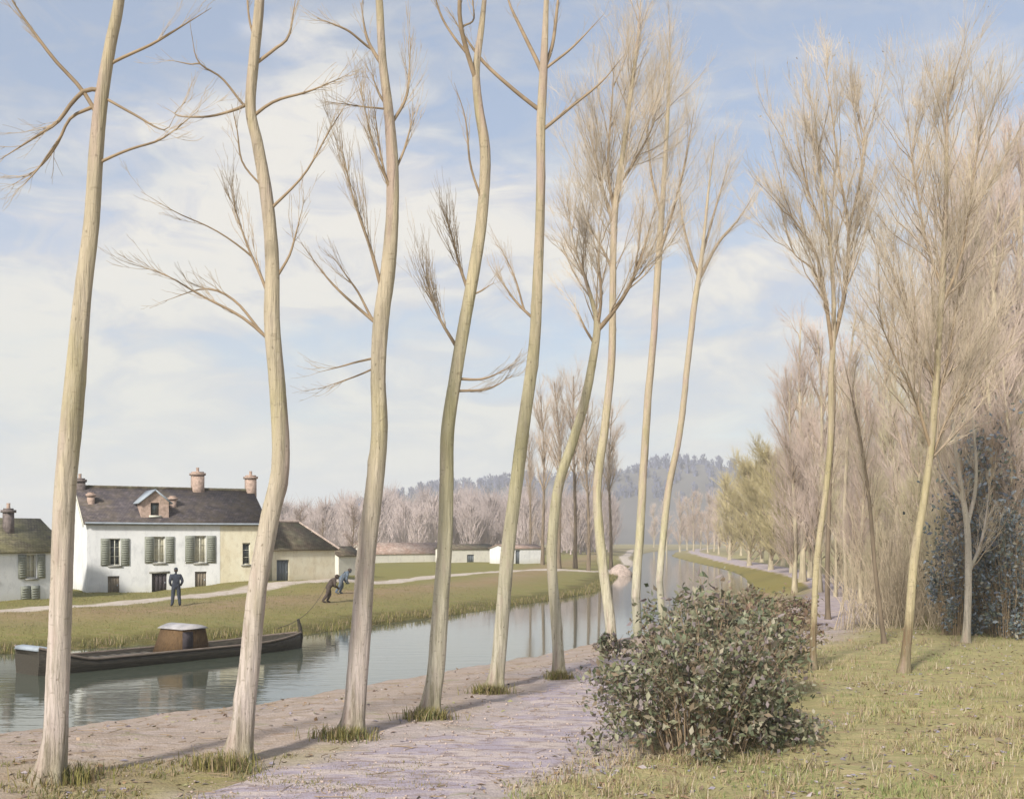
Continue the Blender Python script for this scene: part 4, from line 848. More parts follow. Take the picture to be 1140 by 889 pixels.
def shutter(root, x0, x1, z0, z1, mat='shutter'):
    s = MB(); s.box(x0, x1, -.055, -.015, z0, z1)
    n = max(4, int((z1 - z0) / .13))
    for k in range(n): z = z0 + .06 + (z1 - z0 - .12) * k / n; s.box(x0 + .05, x1 - .05, -.075, -.057, z, z + .06)
    return s.build('shutter', M[mat], root)
def door(root, x0, x1, z0, z1, mat, y=.14):
    dmb = MB(); dmb.box(x0 + .005, x1 - .005, y, y + .05, z0, z1 - .005)
    w_ = (x1 - x0) / 4
    for k in range(4): dmb.box(x0 + k * w_ + .012, x0 + (k + 1) * w_ - .012, y - .02, y - .002, z0 + .03, z1 - .04)
    o = dmb.build('door', M[mat], root); h_ = MB(); h_.box(x1 - .12, x1 - .08, y - .06, y - .022, (z0 + z1) / 2 - .05, (z0 + z1) / 2 + .06); h_.build('handle', M['lead'], o); return o
def chimney(parent, x, y, z0, z1, wx, wy_, mat, pots=1):
    c_ = MB(); c_.box(x - wx / 2, x + wx / 2, y - wy_ / 2, y + wy_ / 2, z0, z1 - .22); c_.box(x - wx / 2 - .07, x + wx / 2 + .07, y - wy_ / 2 - .07, y + wy_ / 2 + .07, z1 - .22, z1 - .08); c_.box(x - wx / 2 + .02, x + wx / 2 - .02, y - wy_ / 2 + .02, y + wy_ / 2 - .02, z1 - .08, z1)
    o = c_.build('chimney', mat, parent)
    for k in range(pots):
        q = MB(); xx = x + (k - (pots - 1) / 2) * wx * .5; q.tubes(np.array([[(xx, y, z1 - .02), (xx, y, z1 + .12), (xx, y, z1 + .26)]]), np.array([[.10, .085, .095]]), 10, True); q.build('chimney_pot', M['brick'], o)
    return o
class Site:
    """facade line from pixel columns: A at the left end, running along u"""
    def __init__(s, uL, dL, uR, dR):
        s.A = np.array([(uL - CX) / F * dL, dL]); B = np.array([(uR - CX) / F * dR, dR]); s.L = np.linalg.norm(B - s.A); s.u = (B - s.A) / s.L; s.rz = math.atan2(s.u[1], s.u[0])
    def s_(s, u): k = (u - CX) / F; return (k * s.A[1] - s.A[0]) / (s.u[0] - k * s.u[1])
    def xz(s, u, v, z0=0.0): t = s.s_(u); d = s.A[1] + s.u[1] * t; return t, EYE - (v - HZ) / F * d - z0
    def rect(s, u0, u1, v0, v1, z0=0.0):
        a, zt = s.xz(u0, v0, z0); b_, zb = s.xz(u1, v1, z0); return a, b_, min(zb, zt), max(zb, zt)
# --- the white house
st = Site(97, 61, 294, 66); D = 6.2
hx0 = empty('white_house', (st.A[0], st.A[1], 0), st.rz, label='long white house with dark slate roof, brick dormer and grey-green shutters', cat='house')
split = st.s_(245); EV, RG = 4.12, 6.15
wins = [(112, 144, 599, 629), (161, 194, 597, 626), (206, 240, 596, 626)]
holes_w, W = [], []
for u0, u1, v0, v1 in wins:
    a, b_, c_, d_ = st.rect(u0, u1, v0, v1); sw = (b_ - a) * .31; W.append((a, b_, c_, d_, sw)); holes_w.append((a + sw, b_ - sw, c_, d_))
low = [st.rect(120, 133, 641, 662), st.rect(169, 186, 638, 659), st.rect(217, 230, 636, 655)]
a0 = [holes_w[0], holes_w[1], holes_w[2]] + [(a, b_, max(c_, .02), d_) for a, b_, c_, d_ in low]
mb = MB(); facade(mb, 0, split, -.4, EV, a0)
mb.poly([(0, D, -.4), (0, 0, -.4), (0, 0, EV), (0, D, EV)]); mb.poly([(0, 0, EV), (0, D / 2, RG - .05), (0, D, EV)]); mb.poly([(split, D, -.4), (0, D, -.4), (0, D, EV), (split, D, EV)])
mb.build('wall', M['white_wall'], hx0)
cw = st.rect(270, 279, 604, 628); mb = MB(); facade(mb, split, st.L, -.4, EV, [cw], y=.012)
mb.poly([(st.L, 0.012, -.4), (st.L, D, -.4), (st.L, D, EV), (st.L, .012, EV)]); mb.poly([(st.L, .012, EV), (st.L, D, EV), (st.L, D / 2, RG - .05)]); mb.poly([(st.L, D, -.4), (split, D, -.4), (split, D, EV), (st.L, D, EV)])
o = mb.build('wall', M['cream_wall'], hx0); o['label'] = 'weathered cream plaster end bay'
for k, (a, b_, c_, d_, sw) in enumerate(W):
    window(hx0, a + sw, b_ - sw, c_, d_, 'curtain' if k else 'glass'); shutter(hx0, a, a + sw - .01, c_, d_); shutter(hx0, b_ - sw + .01, b_, c_, d_)
door(hx0, *a0[3], 'door_brown'); door(hx0, *a0[4], 'door_dark'); door(hx0, *a0[5], 'door_brown')
l_ = MB(); l_.box(a0[4][0] - .15, a0[4][1] + .15, -.03, .04, a0[4][3] + .004, a0[4][3] + .12); l_.build('lintel', M['stone'], hx0)
window(hx0, *cw, 'glass', bars=0)
r = MB(); ov = .22; sl_ = (RG - EV) / (D / 2)
slab(r, [(-.2, -ov, EV - ov * sl_ + .1), (st.L + .25, -ov, EV - ov * sl_ + .1), (st.L + .25, D / 2, RG + .1), (-.2, D / 2, RG + .1)]); slab(r, [(st.L + .25, D + ov, EV - ov * sl_ + .1), (-.2, D + ov, EV - ov * sl_ + .1), (-.2, D / 2, RG + .1), (st.L + .25, D / 2, RG + .1)])
roof = r.build('roof', M['slate'], hx0); set_uv(roof)
rt_ = MB(); n = 30
for k in range(n): a = -.18 + (st.L + .4) * k / n; rt_.tubes(np.array([[(a, D / 2, RG + .10), (a + (st.L + .4) / n * .97, D / 2, RG + .10)]]), np.array([[.11, .10]]), 8, True)
rt_.build('ridge_tiles', M['brown_roof'], roof)
g_ = MB(); g_.tubes(np.array([[(-.15, -ov - .05, EV - .02), (st.L / 2, -ov - .05, EV - .04), (st.L + .2, -ov - .05, EV - .02)]]), np.array([[.055, .055, .055]]), 8, True); g_.build('gutter', M['lead'], roof)
b_ = MB(); slab(b_, [(-.24, -ov, EV - ov * sl_ + .06), (-.21, -ov, EV - ov * sl_ + .06), (-.21, D / 2, RG + .06), (-.24, D / 2, RG + .06)], .2); b_.build('bargeboard', M['frame'], roof)
def up_at(y): return EV + y * sl_
for (u, v0, wx, mt, yy, pots) in [(89, 528, .52, 'brick_dark', D / 2, 1), (220, 521, .68, 'brick', D / 2, 1), (279, 525, .58, 'brick', D / 2, 1)]:
    k = (u - CX) / F; t = (k * (st.A[1] + math.cos(st.rz) * yy) - (st.A[0] - math.sin(st.rz) * yy)) / (st.u[0] - k * st.u[1]); dd = st.A[1] + st.u[1] * t + math.cos(st.rz) * yy
    chimney(roof, t, yy, RG - .7, EYE - (v0 - HZ) / F * dd - .22, wx, .6, M[mt], pots)
for (u, v0, yy) in [(101, 548, 1.7), (192, 552, 1.5)]:
    k = (u - CX) / F; t = (k * (st.A[1] + math.cos(st.rz) * yy) - (st.A[0] - math.sin(st.rz) * yy)) / (st.u[0] - k * st.u[1]); dd = st.A[1] + st.u[1] * t + math.cos(st.rz) * yy
    chimney(roof, t, yy, up_at(yy) - .5, EYE - (v0 - HZ) / F * dd, .36, .42, M['brick'], 0)
# dormer: brick front with a small dark window under its own gable
t0 = st.s_(174) ; dz0 = EV + .28; dw = .78; yf = .35
dm = MB(); eave_d = dz0 + 1.0; peak = dz0 + 1.62
facade(dm, t0 - dw, t0 + dw, dz0, eave_d, [(t0 - .24, t0 + .24, dz0 + .18, dz0 + .9)], y=yf); dm.poly([(t0 - dw, yf, eave_d), (t0 + dw, yf, eave_d), (t0, yf, peak)])
for s in (-1, 1): dm.poly([(t0 + s * dw, yf, dz0 - .1), (t0 + s * dw, yf + 2.2, dz0 - .1), (t0 + s * dw, yf + 2.2, eave_d), (t0 + s * dw, yf, eave_d)])
do = dm.build('dormer', M['brick'], hx0)
wd_ = MB(); wd_.box(t0 - .25, t0 + .25, yf + .12, yf + .15, dz0 + .17, dz0 + .91); wd_.build('window', M['glass'], do)
dr_ = MB(); e2 = .2
for s in (-1, 1):
    q = [(t0 + s * (dw + e2), yf - .2, eave_d - e2 * .62 / .78 + .04), (t0, yf - .2, peak + .06), (t0, yf + 2.4, peak + .06), (t0 + s * (dw + e2), yf + 2.4, eave_d - e2 * .62 / .78 + .04)]
    slab(dr_, q if s < 0 else q[::-1], .07)
dro = dr_.build('dormer_roof', M['lead'], do)
sl2 = MB(); sl2.box(t0 - .34, t0 + .34, yf - .09, yf + .04, dz0 + .06, dz0 + .17); sl2.build('sill', M['frame'], do)
# --- small hipped cottage to its right
z2 = .40; st2 = Site(303, 67.0, 373, 70.6)
h2 = empty('hipped_cottage', (st2.A[0], st2.A[1], z2), st2.rz, label='small cream cottage with brown hipped roof and grey door', cat='house')
E2, R2, D2 = 2.25, 3.85, 5.0
dd_ = st2.rect(308, 322, 623, 649, z2); dd_ = (dd_[0], dd_[1], 0.0, dd_[3])
mb = MB(); facade(mb, 0, st2.L, -.5, E2, [dd_]); mb.poly([(st2.L, 0, -.5), (st2.L, D2, -.5), (st2.L, D2, E2), (st2.L, 0, E2)]); mb.poly([(0, D2, -.5), (0, 0, -.5), (0, 0, E2), (0, D2, E2)]); mb.poly([(0, 0, E2), (0, D2 / 2, R2), (0, D2, E2)]); mb.poly([(st2.L, D2, -.5), (0, D2, -.5), (0, D2, E2), (st2.L, D2, E2)])
mb.build('wall', M['cream_wall'], h2); door(h2, *dd_, 'door_grey')
r = MB(); L2 = st2.L; hp = 1.0; o_ = .2
slab(r, [(-.1, -o_, E2 - .08), (L2 + o_, -o_, E2 - .08), (L2 - hp, D2 / 2, R2 + .08), (-.1, D2 / 2, R2 + .08)]); slab(r, [(L2 + o_, D2 + o_, E2 - .08), (-.1, D2 + o_, E2 - .08), (-.1, D2 / 2, R2 + .08), (L2 - hp, D2 / 2, R2 + .08)]); slab(r, [(L2 + o_, -o_, E2 - .08), (L2 + o_, D2 + o_, E2 - .08), (L2 - hp, D2 / 2, R2 + .08)])
r2_ = r.build('roof', M['brown_roof'], h2); set_uv(r2_)
rt_ = MB()
for k in range(9): a = -.1 + (L2 - hp + .1) * k / 9; rt_.tubes(np.array([[(a, D2 / 2, R2 + .09), (a + (L2 - hp) / 9, D2 / 2, R2 + .09)]]), np.array([[.12, .11]]), 8, True)
rt_.tubes(np.array([[(L2 - hp, D2 / 2, R2 + .07), (L2 + o_, -o_, E2 - .07)]]), np.array([[.09, .09]]), 8, True)
rt_.build('ridge_tiles', M['gravel'], r2_)
# --- mossy cottage at the left
st3 = Site(-45, 51.5, 74, 56.0); h3 = empty('mossy_cottage', (st3.A[0], st3.A[1], 0), st3.rz, label='low white cottage under a mossy green-brown roof, cut by the frame', cat='house')
E3, R3, D3 = 2.62, 4.2, 5.2
w3 = st3.rect(20, 50, 617, 643); sw = (w3[1] - w3[0]) * .30; lo3 = st3.rect(25, 42, 652, 667)
w4 = st3.rect(-30, -8, 617, 643)
mb = MB(); facade(mb, 0, st3.L, -.4, E3, [(w3[0] + sw, w3[1] - sw, w3[2], w3[3]), lo3, w4]); mb.poly([(st3.L, 0, -.4), (st3.L, D3, -.4), (st3.L, D3, E3), (st3.L, 0, E3)]); mb.poly([(st3.L, 0, E3), (st3.L, D3, E3), (st3.L, D3 / 2, R3)]); mb.poly([(0, D3, -.4), (0, 0, -.4), (0, 0, E3), (0, D3, E3)]); mb.poly([(0, 0, E3), (0, D3 / 2, R3), (0, D3, E3)]); mb.poly([(st3.L, D3, -.4), (0, D3, -.4), (0, D3, E3), (st3.L, D3, E3)])
mb.build('wall', M['white_wall'], h3)
window(h3, w3[0] + sw, w3[1] - sw, w3[2], w3[3], 'curtain'); shutter(h3, w3[0], w3[0] + sw - .01, w3[2], w3[3]); shutter(h3, w3[1] - sw + .01, w3[1], w3[2], w3[3]); window(h3, *w4, 'glass')
window(h3, *lo3, 'glass', sill=False); shutter(h3, lo3[0] - .1, (lo3[0] + lo3[1]) / 2 - .02, lo3[2], lo3[3]); shutter(h3, (lo3[0] + lo3[1]) / 2 + .02, lo3[1] + .1, lo3[2], lo3[3])
r = MB(); s3 = (R3 - E3) / (D3 / 2)
slab(r, [(-.2, -.2, E3 - .2 * s3 + .09), (st3.L + .15, -.2, E3 - .2 * s3 + .09), (st3.L + .15, D3 / 2, R3 + .09), (-.2, D3 / 2, R3 + .09)]); slab(r, [(st3.L + .15, D3 + .2, E3 - .2 * s3 + .09), (-.2, D3 + .2, E3 - .2 * s3 + .09), (-.2, D3 / 2, R3 + .09), (st3.L + .15, D3 / 2, R3 + .09)])
r3_ = r.build('roof', M['moss_roof'], h3); set_uv(r3_)
chimney(r3_, st3.s_(28), 1.5, R3 - 1.0, 4.75, .38, .42, M['brick_dark'], 1)
# --- sheds and walls beyond the field
def shed(name, label, u0, d0, u1, d1, base, eave, ridge, depth, wall, roof_m, group=None, dr=None):
    s = Site(u0, d0, u1, d1); zb = min(gz(*s.A), gz(*(s.A + s.u * s.L))) ; root = empty(name, (s.A[0], s.A[1], zb), s.rz, label=label, cat='shed', group=group)
    mb = MB(); hs = []
    if dr: a, b2, c2, d2 = s.rect(*dr, zb); hs = [(a, b2, 0.0, min(d2, eave - .15))]
    facade(mb, 0, s.L, -.4, eave, hs); mb.poly([(s.L, 0, -.4), (s.L, depth, -.4), (s.L, depth, eave), (s.L, 0, eave)]); mb.poly([(s.L, 0, eave), (s.L, depth, eave), (s.L, depth / 2, ridge)])
    mb.poly([(0, depth, -.4), (0, 0, -.4), (0, 0, eave), (0, depth, eave)]); mb.poly([(0, 0, eave), (0, depth / 2, ridge), (0, depth, eave)]); mb.poly([(s.L, depth, -.4), (0, depth, -.4), (0, depth, eave), (s.L, depth, eave)])
    mb.build('wall', wall, root)
    for h in hs: door(root, *h, 'door_grey')
    k = (ridge - eave) / (depth / 2); r = MB(); q = .15
    slab(r, [(-q, -q, eave - q * k + .08), (s.L + q, -q, eave - q * k + .08), (s.L + q, depth / 2, ridge + .08), (-q, depth / 2, ridge + .08)]); slab(r, [(s.L + q, depth + q, eave - q * k + .08), (-q, depth + q, eave - q * k + .08), (-q, depth / 2, ridge + .08), (s.L + q, depth / 2, ridge + .08)])
    o = r.build('roof', roof_m, root); set_uv(o); return root
shed('garden_shed', 'little white shed with dark roof right of the hipped cottage', 377, 80, 402, 82, 0, 1.55, 2.15, 2.2, M['grey_wall'], M['brown_roof'])
FG = 'low sheds beyond the far field'
shed('field_shed', 'long low shed with pinkish tiled roof beyond the field', 408, 138, 500, 146, 0, 1.15, 2.5, 5, M['grey_wall'], M['red_roof'], FG)
shed('field_shed', 'low cream shed with brown roof, between the long shed and the brightest shed', 503, 140, 553, 144, 0, 1.75, 2.35, 4, M['grey_wall'], M['brown_roof'], FG, (520, 528, 617, 630))
shed('field_shed', 'brightest whitewashed shed with reddish roof, nearest the far-bank clump', 565, 132, 606, 135, 0, 1.85, 2.3, 4, M['white_wall'], M['red_roof'], FG, (574, 579, 612, 626))
# gravel heap by the far path
P = px(690, 632, 114); P[2] = gz(P[0], P[1]); V, Q, T = [], [], []
K, S = 10, 24
for k in range(K + 1):
    for j in range(S):
        a = j / S * 2 * math.pi; rr = math.cos(k / K * math.pi / 2) ** 1.25 * 1.35 * (1 + .09 * math.sin(3 * a + .6 * k) + .04 * math.sin(7 * a)); V.append((math.cos(a) * rr + .05 * random.uniform(-1, 1), math.sin(a) * rr * .9 + .05 * random.uniform(-1, 1), math.sin(k / K * math.pi / 2) ** 1.3 * 1.35 - .1))
for k in range(K):
    for j in range(S): Q.append((k * S + j, k * S + (j + 1) % S, (k + 1) * S + (j + 1) % S, (k + 1) * S + j))
tag(mesh('gravel_heap', V, Q, mat=M['gravel'], smooth=True, loc=P), 'rounded pinkish gravel heap on the far bank beside the path', 'heap')

# ------------------------------------------------------------------ barge
A = px(30, 750, 30.96, WATER); B = px(333, 719.5, 38.86, WATER); A = A[:2]; B = B[:2]; LN = np.linalg.norm(B - A); rz = math.atan2(*(B - A)[::-1])
bg_ = empty('barge', (A[0], A[1], WATER), rz, label='long dark wooden barge moored along the far bank, with a brown cabin', cat='boat')
def beam(s): return .86 * (1 - .9 * max(0, (s - .72) / .28) ** 2.2) * (1 - .25 * max(0, (.06 - s) / .06))
def sheer(s): return .33 + .42 * max(0, (.16 - s) / .16) ** 1.3 + .16 * max(0, (s - .7) / .3) ** 1.6
NS = 44; V, Q = [], []
for i in range(NS + 1):
    s = i / NS; b_ = beam(s); h = sheer(s); x = s * LN
    for (yy, zz) in [(b_, h), (b_ * 1.02, h * .5), (b_ * .9, -.05), (b_ * .6, -.35), (-b_ * .6, -.35), (-b_ * .9, -.05), (-b_ * 1.02, h * .5), (-b_, h), (-b_ + .07, h), (-b_ + .09, h - .2), (b_ - .09, h - .2), (b_ - .07, h)]: V.append((x, yy, zz))
for i in range(NS):
    for j in range(12): 
        if j == 9: continue
        Q.append((i * 12 + j, i * 12 + (j + 1) % 12, (i + 1) * 12 + (j + 1) % 12, (i + 1) * 12 + j))
mb = MB(); mb.add(V, Q); mb.add(V[:12], None, [(0, i, i + 1) for i in range(1, 11)]); mb.add(V[-12:], None, [(0, i + 1, i) for i in range(1, 11)])
hull = mb.build('hull', M['hull'], bg_)
dk = MB(); V2, Q2 = [], []
for i in range(NS + 1): s = i / NS; b_ = beam(s) - .08; h = sheer(s) - .17; V2 += [(s * LN, b_, h), (s * LN, -b_, h)]
Q2 = [(2 * i, 2 * i + 1, 2 * i + 3, 2 * i + 2) for i in range(NS)]; dk.add(V2, Q2); dk.build('deck', M['deck'], bg_)
for sd_ in (-1, 1):
    p = np.array([[(i / NS * LN, sd_ * (beam(i / NS) + .01), sheer(i / NS) + .02) for i in range(NS + 1)]]); q = MB(); q.tubes(p, np.full((1, NS + 1), .04), 6, True); q.build('rail', M['rail'], bg_)
q = MB(); q.prism([(-.05, .68), (.0, .77), (.22, .79), (.60, .66), (.64, .57)], -.62, .62); q.build('stern_cover', M['lead'], bg_)
q = MB(); q.tubes(np.array([[(LN - .02, 0, -.2), (LN + .08, 0, .35), (LN + .05, 0, .68), (LN - .05, 0, .98)]]), np.array([[.09, .08, .065, .05]]), 8, True); q.build('stem_post', M['hull'], bg_)
q = MB(); q.box(LN * .04, LN * .06, -.05, .05, .8, 1.0); 
cs = (lambda u: ((lambda k: (k * A[1] - A[0]) / ((B - A)[0] / LN - k * (B - A)[1] / LN))((u - CX) / F)))
c0, c1 = cs(181), cs(222); zf = .15
cb = MB(); cb.prism([(c0, zf), (c0 + .34, zf + .84), (c1 - .2, zf + .84), (c1, zf)], -.58, .58); cab = cb.build('cabin', M['cabin'], bg_)
rf = MB(); outl = [(c0 + .24, zf + .82)] + [(c0 + .34 + (c1 - c0 - .54) * k / 8, zf + .87 + .10 * math.sin(math.pi * k / 8)) for k in range(9)] + [(c1 - .12, zf + .82)]; rf.prism(outl, -.65, .65); rf.build('roof', M['cabin_roof'], cab)
dd2 = MB(); cc = (c0 * .58 + c1 * .42); dd2.box(cc - .26, cc + .12, -.597, -.582, zf + .1, zf + .74); dd2.build('door', M['door_dark'], cab)
hb = MB(); 
for k in range(14): a = cs(90) + (c0 - .3 - cs(90)) * k / 14; hb.box(a, a + (c0 - .3 - cs(90)) / 14 * .94, -.48, .48, .15, .27 + .015 * (k % 2))
hb.build('hatch_boards', M['deck'], bg_)
# mooring line handled as its own thing
gx, gy = px(180, 690, 46)[:2]; gx2 = (A + (B - A) * .85)
p0 = np.array([*gx2, WATER + .5]); p1 = np.array([-9.0, 45.6, gz(-9.0, 45.6) + .12]); s = np.linspace(0, 1, 14)[:, None]; p = p0 * (1 - s) + p1 * s; p[:, 2] -= .25 * np.sin(np.pi * s[:, 0]) * .6

# ------------------------------------------------------------------ people
def person(label, loc, rz, J, rad, edges, top, bot, zsplit, head, hair_mat, cap_mat, hands, group=None):
    """one continuous body grown from a jointed skeleton; head with a face; cap as its child"""
    root = empty('person', loc, rz, label=label, cat='person', group=group)
    me = bpy.data.meshes.new('body'); keys = list(J); me.from_pydata([J[k] for k in keys], [(keys.index(a), keys.index(b_)) for a, b_ in edges], [])
    o = bpy.data.objects.new('body', me); COL.objects.link(o)
    o.modifiers.new('skin', 'SKIN'); sub = o.modifiers.new('sub', 'SUBSURF'); sub.levels = 2; sub.render_levels = 2
    for i, k in enumerate(keys): me.skin_vertices[0].data[i].radius = rad[k]; me.skin_vertices[0].data[i].use_root = (k == 'pelvis')
    dg = bpy.context.evaluated_depsgraph_get(); dg.update(); ev = o.evaluated_get(dg); m2 = bpy.data.meshes.new_from_object(ev)
    bm = bmesh.new(); bm.from_mesh(m2)
    # head: skull, jaw, nose, ears, eyes
    hc, fwd = Vector(head[0]), Vector(head[1]).normalized(); up = Vector(head[2]).normalized(); sd_ = fwd.cross(up).normalized(); up = sd_.cross(fwd)
    def ball(c_, r3, seg=14): 
        mt = Matrix((fwd * r3[0], sd_ * r3[1], up * r3[2])).transposed().to_4x4(); mt.translation = c_
        return bmesh.ops.create_uvsphere(bm, u_segments=seg, v_segments=seg // 2 + 2, radius=1, matrix=mt)['verts']
    n0 = len(bm.faces); ball(hc, (.098, .076, .118), 18); ball(hc + fwd * .025 - up * .06, (.065, .055, .06)); ball(hc + fwd * .10 - up * .005, (.022, .013, .024), 8)
    for s in (-1, 1): ball(hc + sd_ * s * .077 - up * .005, (.02, .012, .032), 8)
    n1 = len(bm.faces)
    for s in (-1, 1): ball(hc + fwd * .088 + sd_ * s * .03 + up * .02, (.008, .012, .008), 8)
    ball(hc + fwd * .086 - up * .06, (.006, .022, .005), 8)
    n2 = len(bm.faces)
    for (hp, hd, pn) in hands:                       # palm, four unequal bent fingers and a thumb
        hp, hd, pn = Vector(hp), Vector(hd).normalized(), Vector(pn).normalized(); hs = hd.cross(pn).normalized()
        mt = Matrix((hd * .048, hs * .04, pn * .016)).transposed().to_4x4(); mt.translation = hp + hd * .04; bmesh.ops.create_uvsphere(bm, u_segments=10, v_segments=7, radius=1, matrix=mt)
        for k, ln in enumerate((.068, .078, .073, .056)):
            b0 = hp + hd * .075 + hs * (.027 - .018 * k); b1 = b0 + hd * ln * .5 + pn * .006; b2 = b1 + (hd * .5 + pn * .8) * ln * .5
            for p_, q_, r_ in ((b0, b1, .0095), (b1, b2, .008)):
                rot = (q_ - p_).to_track_quat('Z', 'Y').to_matrix().to_4x4(); rot.translation = (p_ + q_) / 2; bmesh.ops.create_cone(bm, cap_ends=True, segments=7, radius1=r_, radius2=r_ * .85, depth=(q_ - p_).length * 1.2, matrix=rot)
        p_, q_ = hp + hd * .02 + hs * .035, hp + hd * .065 + hs * .06 + pn * .02; rot = (q_ - p_).to_track_quat('Z', 'Y').to_matrix().to_4x4(); rot.translation = (p_ + q_) / 2; bmesh.ops.create_cone(bm, cap_ends=True, segments=7, radius1=.011, radius2=.009, depth=(q_ - p_).length * 1.2, matrix=rot)
    bm.faces.ensure_lookup_table(); nk = Vector(J['neck'])
    for i, f in enumerate(bm.faces):
        f.smooth = True
        if i < n0:
            c_ = f.calc_center_median(); f.material_index = 0 if (c_ - nk).length > .06 and c_.z > zsplit else (1 if c_.z > .07 else 3)
            if (c_ - nk).length <= .05: f.material_index = 2
        elif i < n1: f.material_index = 2
        elif i < n2: f.material_index = 4
        else: f.material_index = 2
    bm.to_mesh(m2); bm.free(); m2.name = 'body'; m2.materials.clear()
    for k in (top, bot, 'skin', 'door_dark', 'hair'): m2.materials.append(M[k])
    bpy.data.objects.remove(o); o = bpy.data.objects.new('body', m2); COL.objects.link(o); o.parent = root
    def blob(name, c_, r3, mat_, cut):
        bm = bmesh.new(); mt = Matrix((fwd * r3[0], sd_ * r3[1], up * r3[2])).transposed().to_4x4(); mt.translation = c_; bmesh.ops.create_uvsphere(bm, u_segments=18, v_segments=12, radius=1, matrix=mt)
        bmesh.ops.delete(bm, geom=[v for v in bm.verts if cut(v.co - c_)], context='VERTS')
        if name == 'cap':
            c2 = c_ + fwd * .10 - up * .004; mt = Matrix((fwd * .062, sd_ * .07, up * .009)).transposed().to_4x4(); mt.translation = c2; bmesh.ops.create_uvsphere(bm, u_segments=12, v_segments=6, radius=1, matrix=mt)
        me = bpy.data.meshes.new(name); bm.to_mesh(me); bm.free(); me.materials.append(M[mat_]); q = bpy.data.objects.new(name, me); COL.objects.link(q); q.parent = root
    blob('hair', hc + up * .006 - fwd * .010, (.101, .083, .122), hair_mat, lambda v: v.dot(fwd) > .045 and v.dot(up) < .07 or v.dot(up) < -.07)
    blob('cap', hc + up * .045, (.108, .092, .095), cap_mat, lambda v: v.dot(up) < -.006)
    return root
def skeleton(lean, legs, arms):
    """legs/arms: (mid, end) offsets; lean tips the trunk forward (local +x)"""
    c_, s_ = math.cos(lean), math.sin(lean); P = lambda h, f=0, y=0: (s_ * h + c_ * f, y, legs['z'] + c_ * h - s_ * f)
    J = {'pelvis': P(0), 'waist': P(.17), 'chest': P(.36), 'neck': P(.53), 'skull': P(.62, .01)}
    for s, n in ((-1, 'r'), (1, 'l')):
        J['hip' + n] = P(-.03, 0, s * .10); J['knee' + n] = tuple(legs[n][0]); J['ank' + n] = tuple(legs[n][1]); a = legs[n][1]; J['toe' + n] = (a[0] + .19, a[1] + s * .03, max(.035, a[2] - .055)); J['heel' + n] = (a[0] - .03, a[1], max(.035, a[2] - .05))
        J['sho' + n] = P(.46, 0, s * .19); J['elb' + n] = P(*arms[n][0]); J['wri' + n] = P(*arms[n][1])
    E = [('pelvis', 'waist'), ('waist', 'chest'), ('chest', 'neck'), ('neck', 'skull')]
    for n in 'rl': E += [('pelvis', 'hip' + n), ('hip' + n, 'knee' + n), ('knee' + n, 'ank' + n), ('ank' + n, 'toe' + n), ('chest', 'sho' + n), ('sho' + n, 'elb' + n), ('elb' + n, 'wri' + n)]
    J = {k: v for k, v in J.items() if not k.startswith('heel')}
    R = {'pelvis': (.16, .185), 'waist': (.15, .175), 'chest': (.155, .205), 'neck': (.058, .058), 'skull': (.05, .05)}
    for n in 'rl': R.update({'hip' + n: (.125, .125), 'knee' + n: (.09, .09), 'ank' + n: (.07, .07), 'toe' + n: (.042, .036), 'sho' + n: (.095, .095), 'elb' + n: (.07, .07), 'wri' + n: (.045, .045)})
    return J, R, E, P
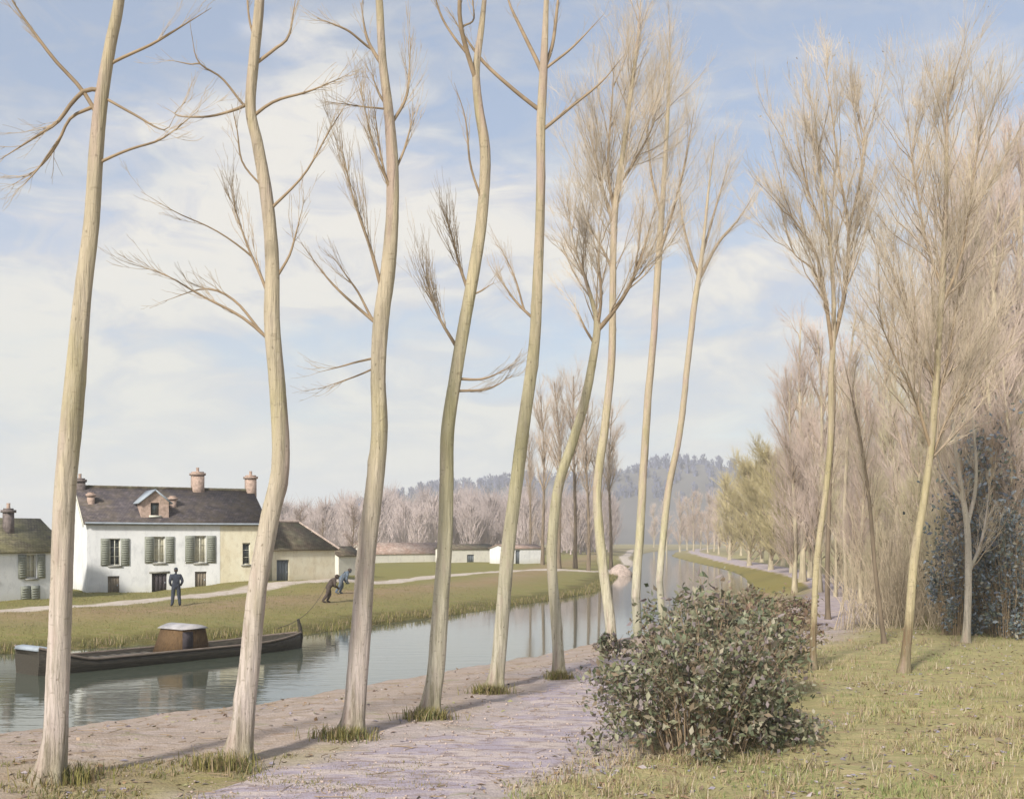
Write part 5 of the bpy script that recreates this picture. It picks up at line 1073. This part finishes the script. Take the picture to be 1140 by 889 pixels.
# man standing at the edge of the far path, back turned to the water
J, R, E, P = skeleton(0.02, {'z': .92, 'r': ((.02, -.13, .49), (-.02, -.16, .09)), 'l': ((.03, .13, .49), (.0, .17, .09))}, {'r': ((.21, -.05, -.28), (.0, .10, -.21)), 'l': ((.21, -.05, .28), (.0, .10, .21))})
f = base_of(196, 673); person('man in dark blue clothes and cap standing on the far path before the white house', f, R_(115), J, R, E, 'cloth_dark', 'cloth_grey', .78, ((.03, 0, 1.62), (1, 0, -.05), (0, 0, 1)), 'hair', 'cloth_dark', [(P(.02, .06, -.20), (.5, .3, -.8), (0, 1, .2)), (P(.02, .06, .20), (.5, -.3, -.8), (0, -1, .2))])
PG = 'men hauling the barge'
def hauler(u, v, label, top, bot, cap, lean, arms):
    J, R, E, P = skeleton(lean, {'z': .80, 'r': ((-.10, -.11, .44), (-.36, -.12, .11)), 'l': ((.10, .11, .45), (-.06, .13, .09))}, arms)
    f = base_of(u, v); hp = P(.66, .05); return person(label, f, R_(24), J, R, E, top, bot, .74, (hp, (1, 0, .05), (.35, 0, 1)), 'hair', cap, [(J['wrir'], (.8, .1, -.5), (0, 1, 0)), (J['wril'], (.8, -.1, -.5), (0, -1, 0))], PG), f, P
h_a, fa, Pa = hauler(366, 656.5, 'brown-clad man leaning forward as he hauls, the rear one of the pair', 'cloth_brown', 'cloth_brown', 'cloth_brown', .62, {'r': ((.22, .12, -.28), (.22, .38, -.14)), 'l': ((.22, .12, .28), (.24, .40, .14))})
h_b, fb, Pb = hauler(380, 655.5, 'man in grey-blue smock leaning forward as he hauls, the front one of the pair', 'cloth_grey', 'cloth_dark', 'cloth_brown', .72, {'r': ((.16, .14, -.27), (.08, .34, -.16)), 'l': ((.16, .14, .27), (.06, .36, .18))})
def wpt(f, P, h, fw, y): p = P(h, fw, y); c_, s_ = math.cos(R_(24)), math.sin(R_(24)); return np.array([f[0] + c_ * p[0] - s_ * p[1], f[1] + s_ * p[0] + c_ * p[1], f[2] + p[2]])
pts = [wpt(fb, Pb, .40, .16, -.17), wpt(fb, Pb, .44, .02, -.24), wpt(fb, Pb, .40, -.18, -.12), wpt(fa, Pa, .24, .42, -.14), wpt(fa, Pa, .42, .12, -.22), wpt(fa, Pa, .36, -.18, -.12)]
pts += [pts[-1] + (np.array([*(A + (B - A) * .9), .1]) - pts[-1]) * t + np.array([0, 0, -.5 * math.sin(math.pi * t)]) for t in (.25, .5, .75, 1.0)]
mb = MB(); rp = resample(np.array(pts), 60); mb.tubes(rp[None], np.full((1, 60), .012), 6, True); tag(mb.build('tow_rope', M['rope']), 'thin tow rope running from the hauling men back to the barge', 'rope')
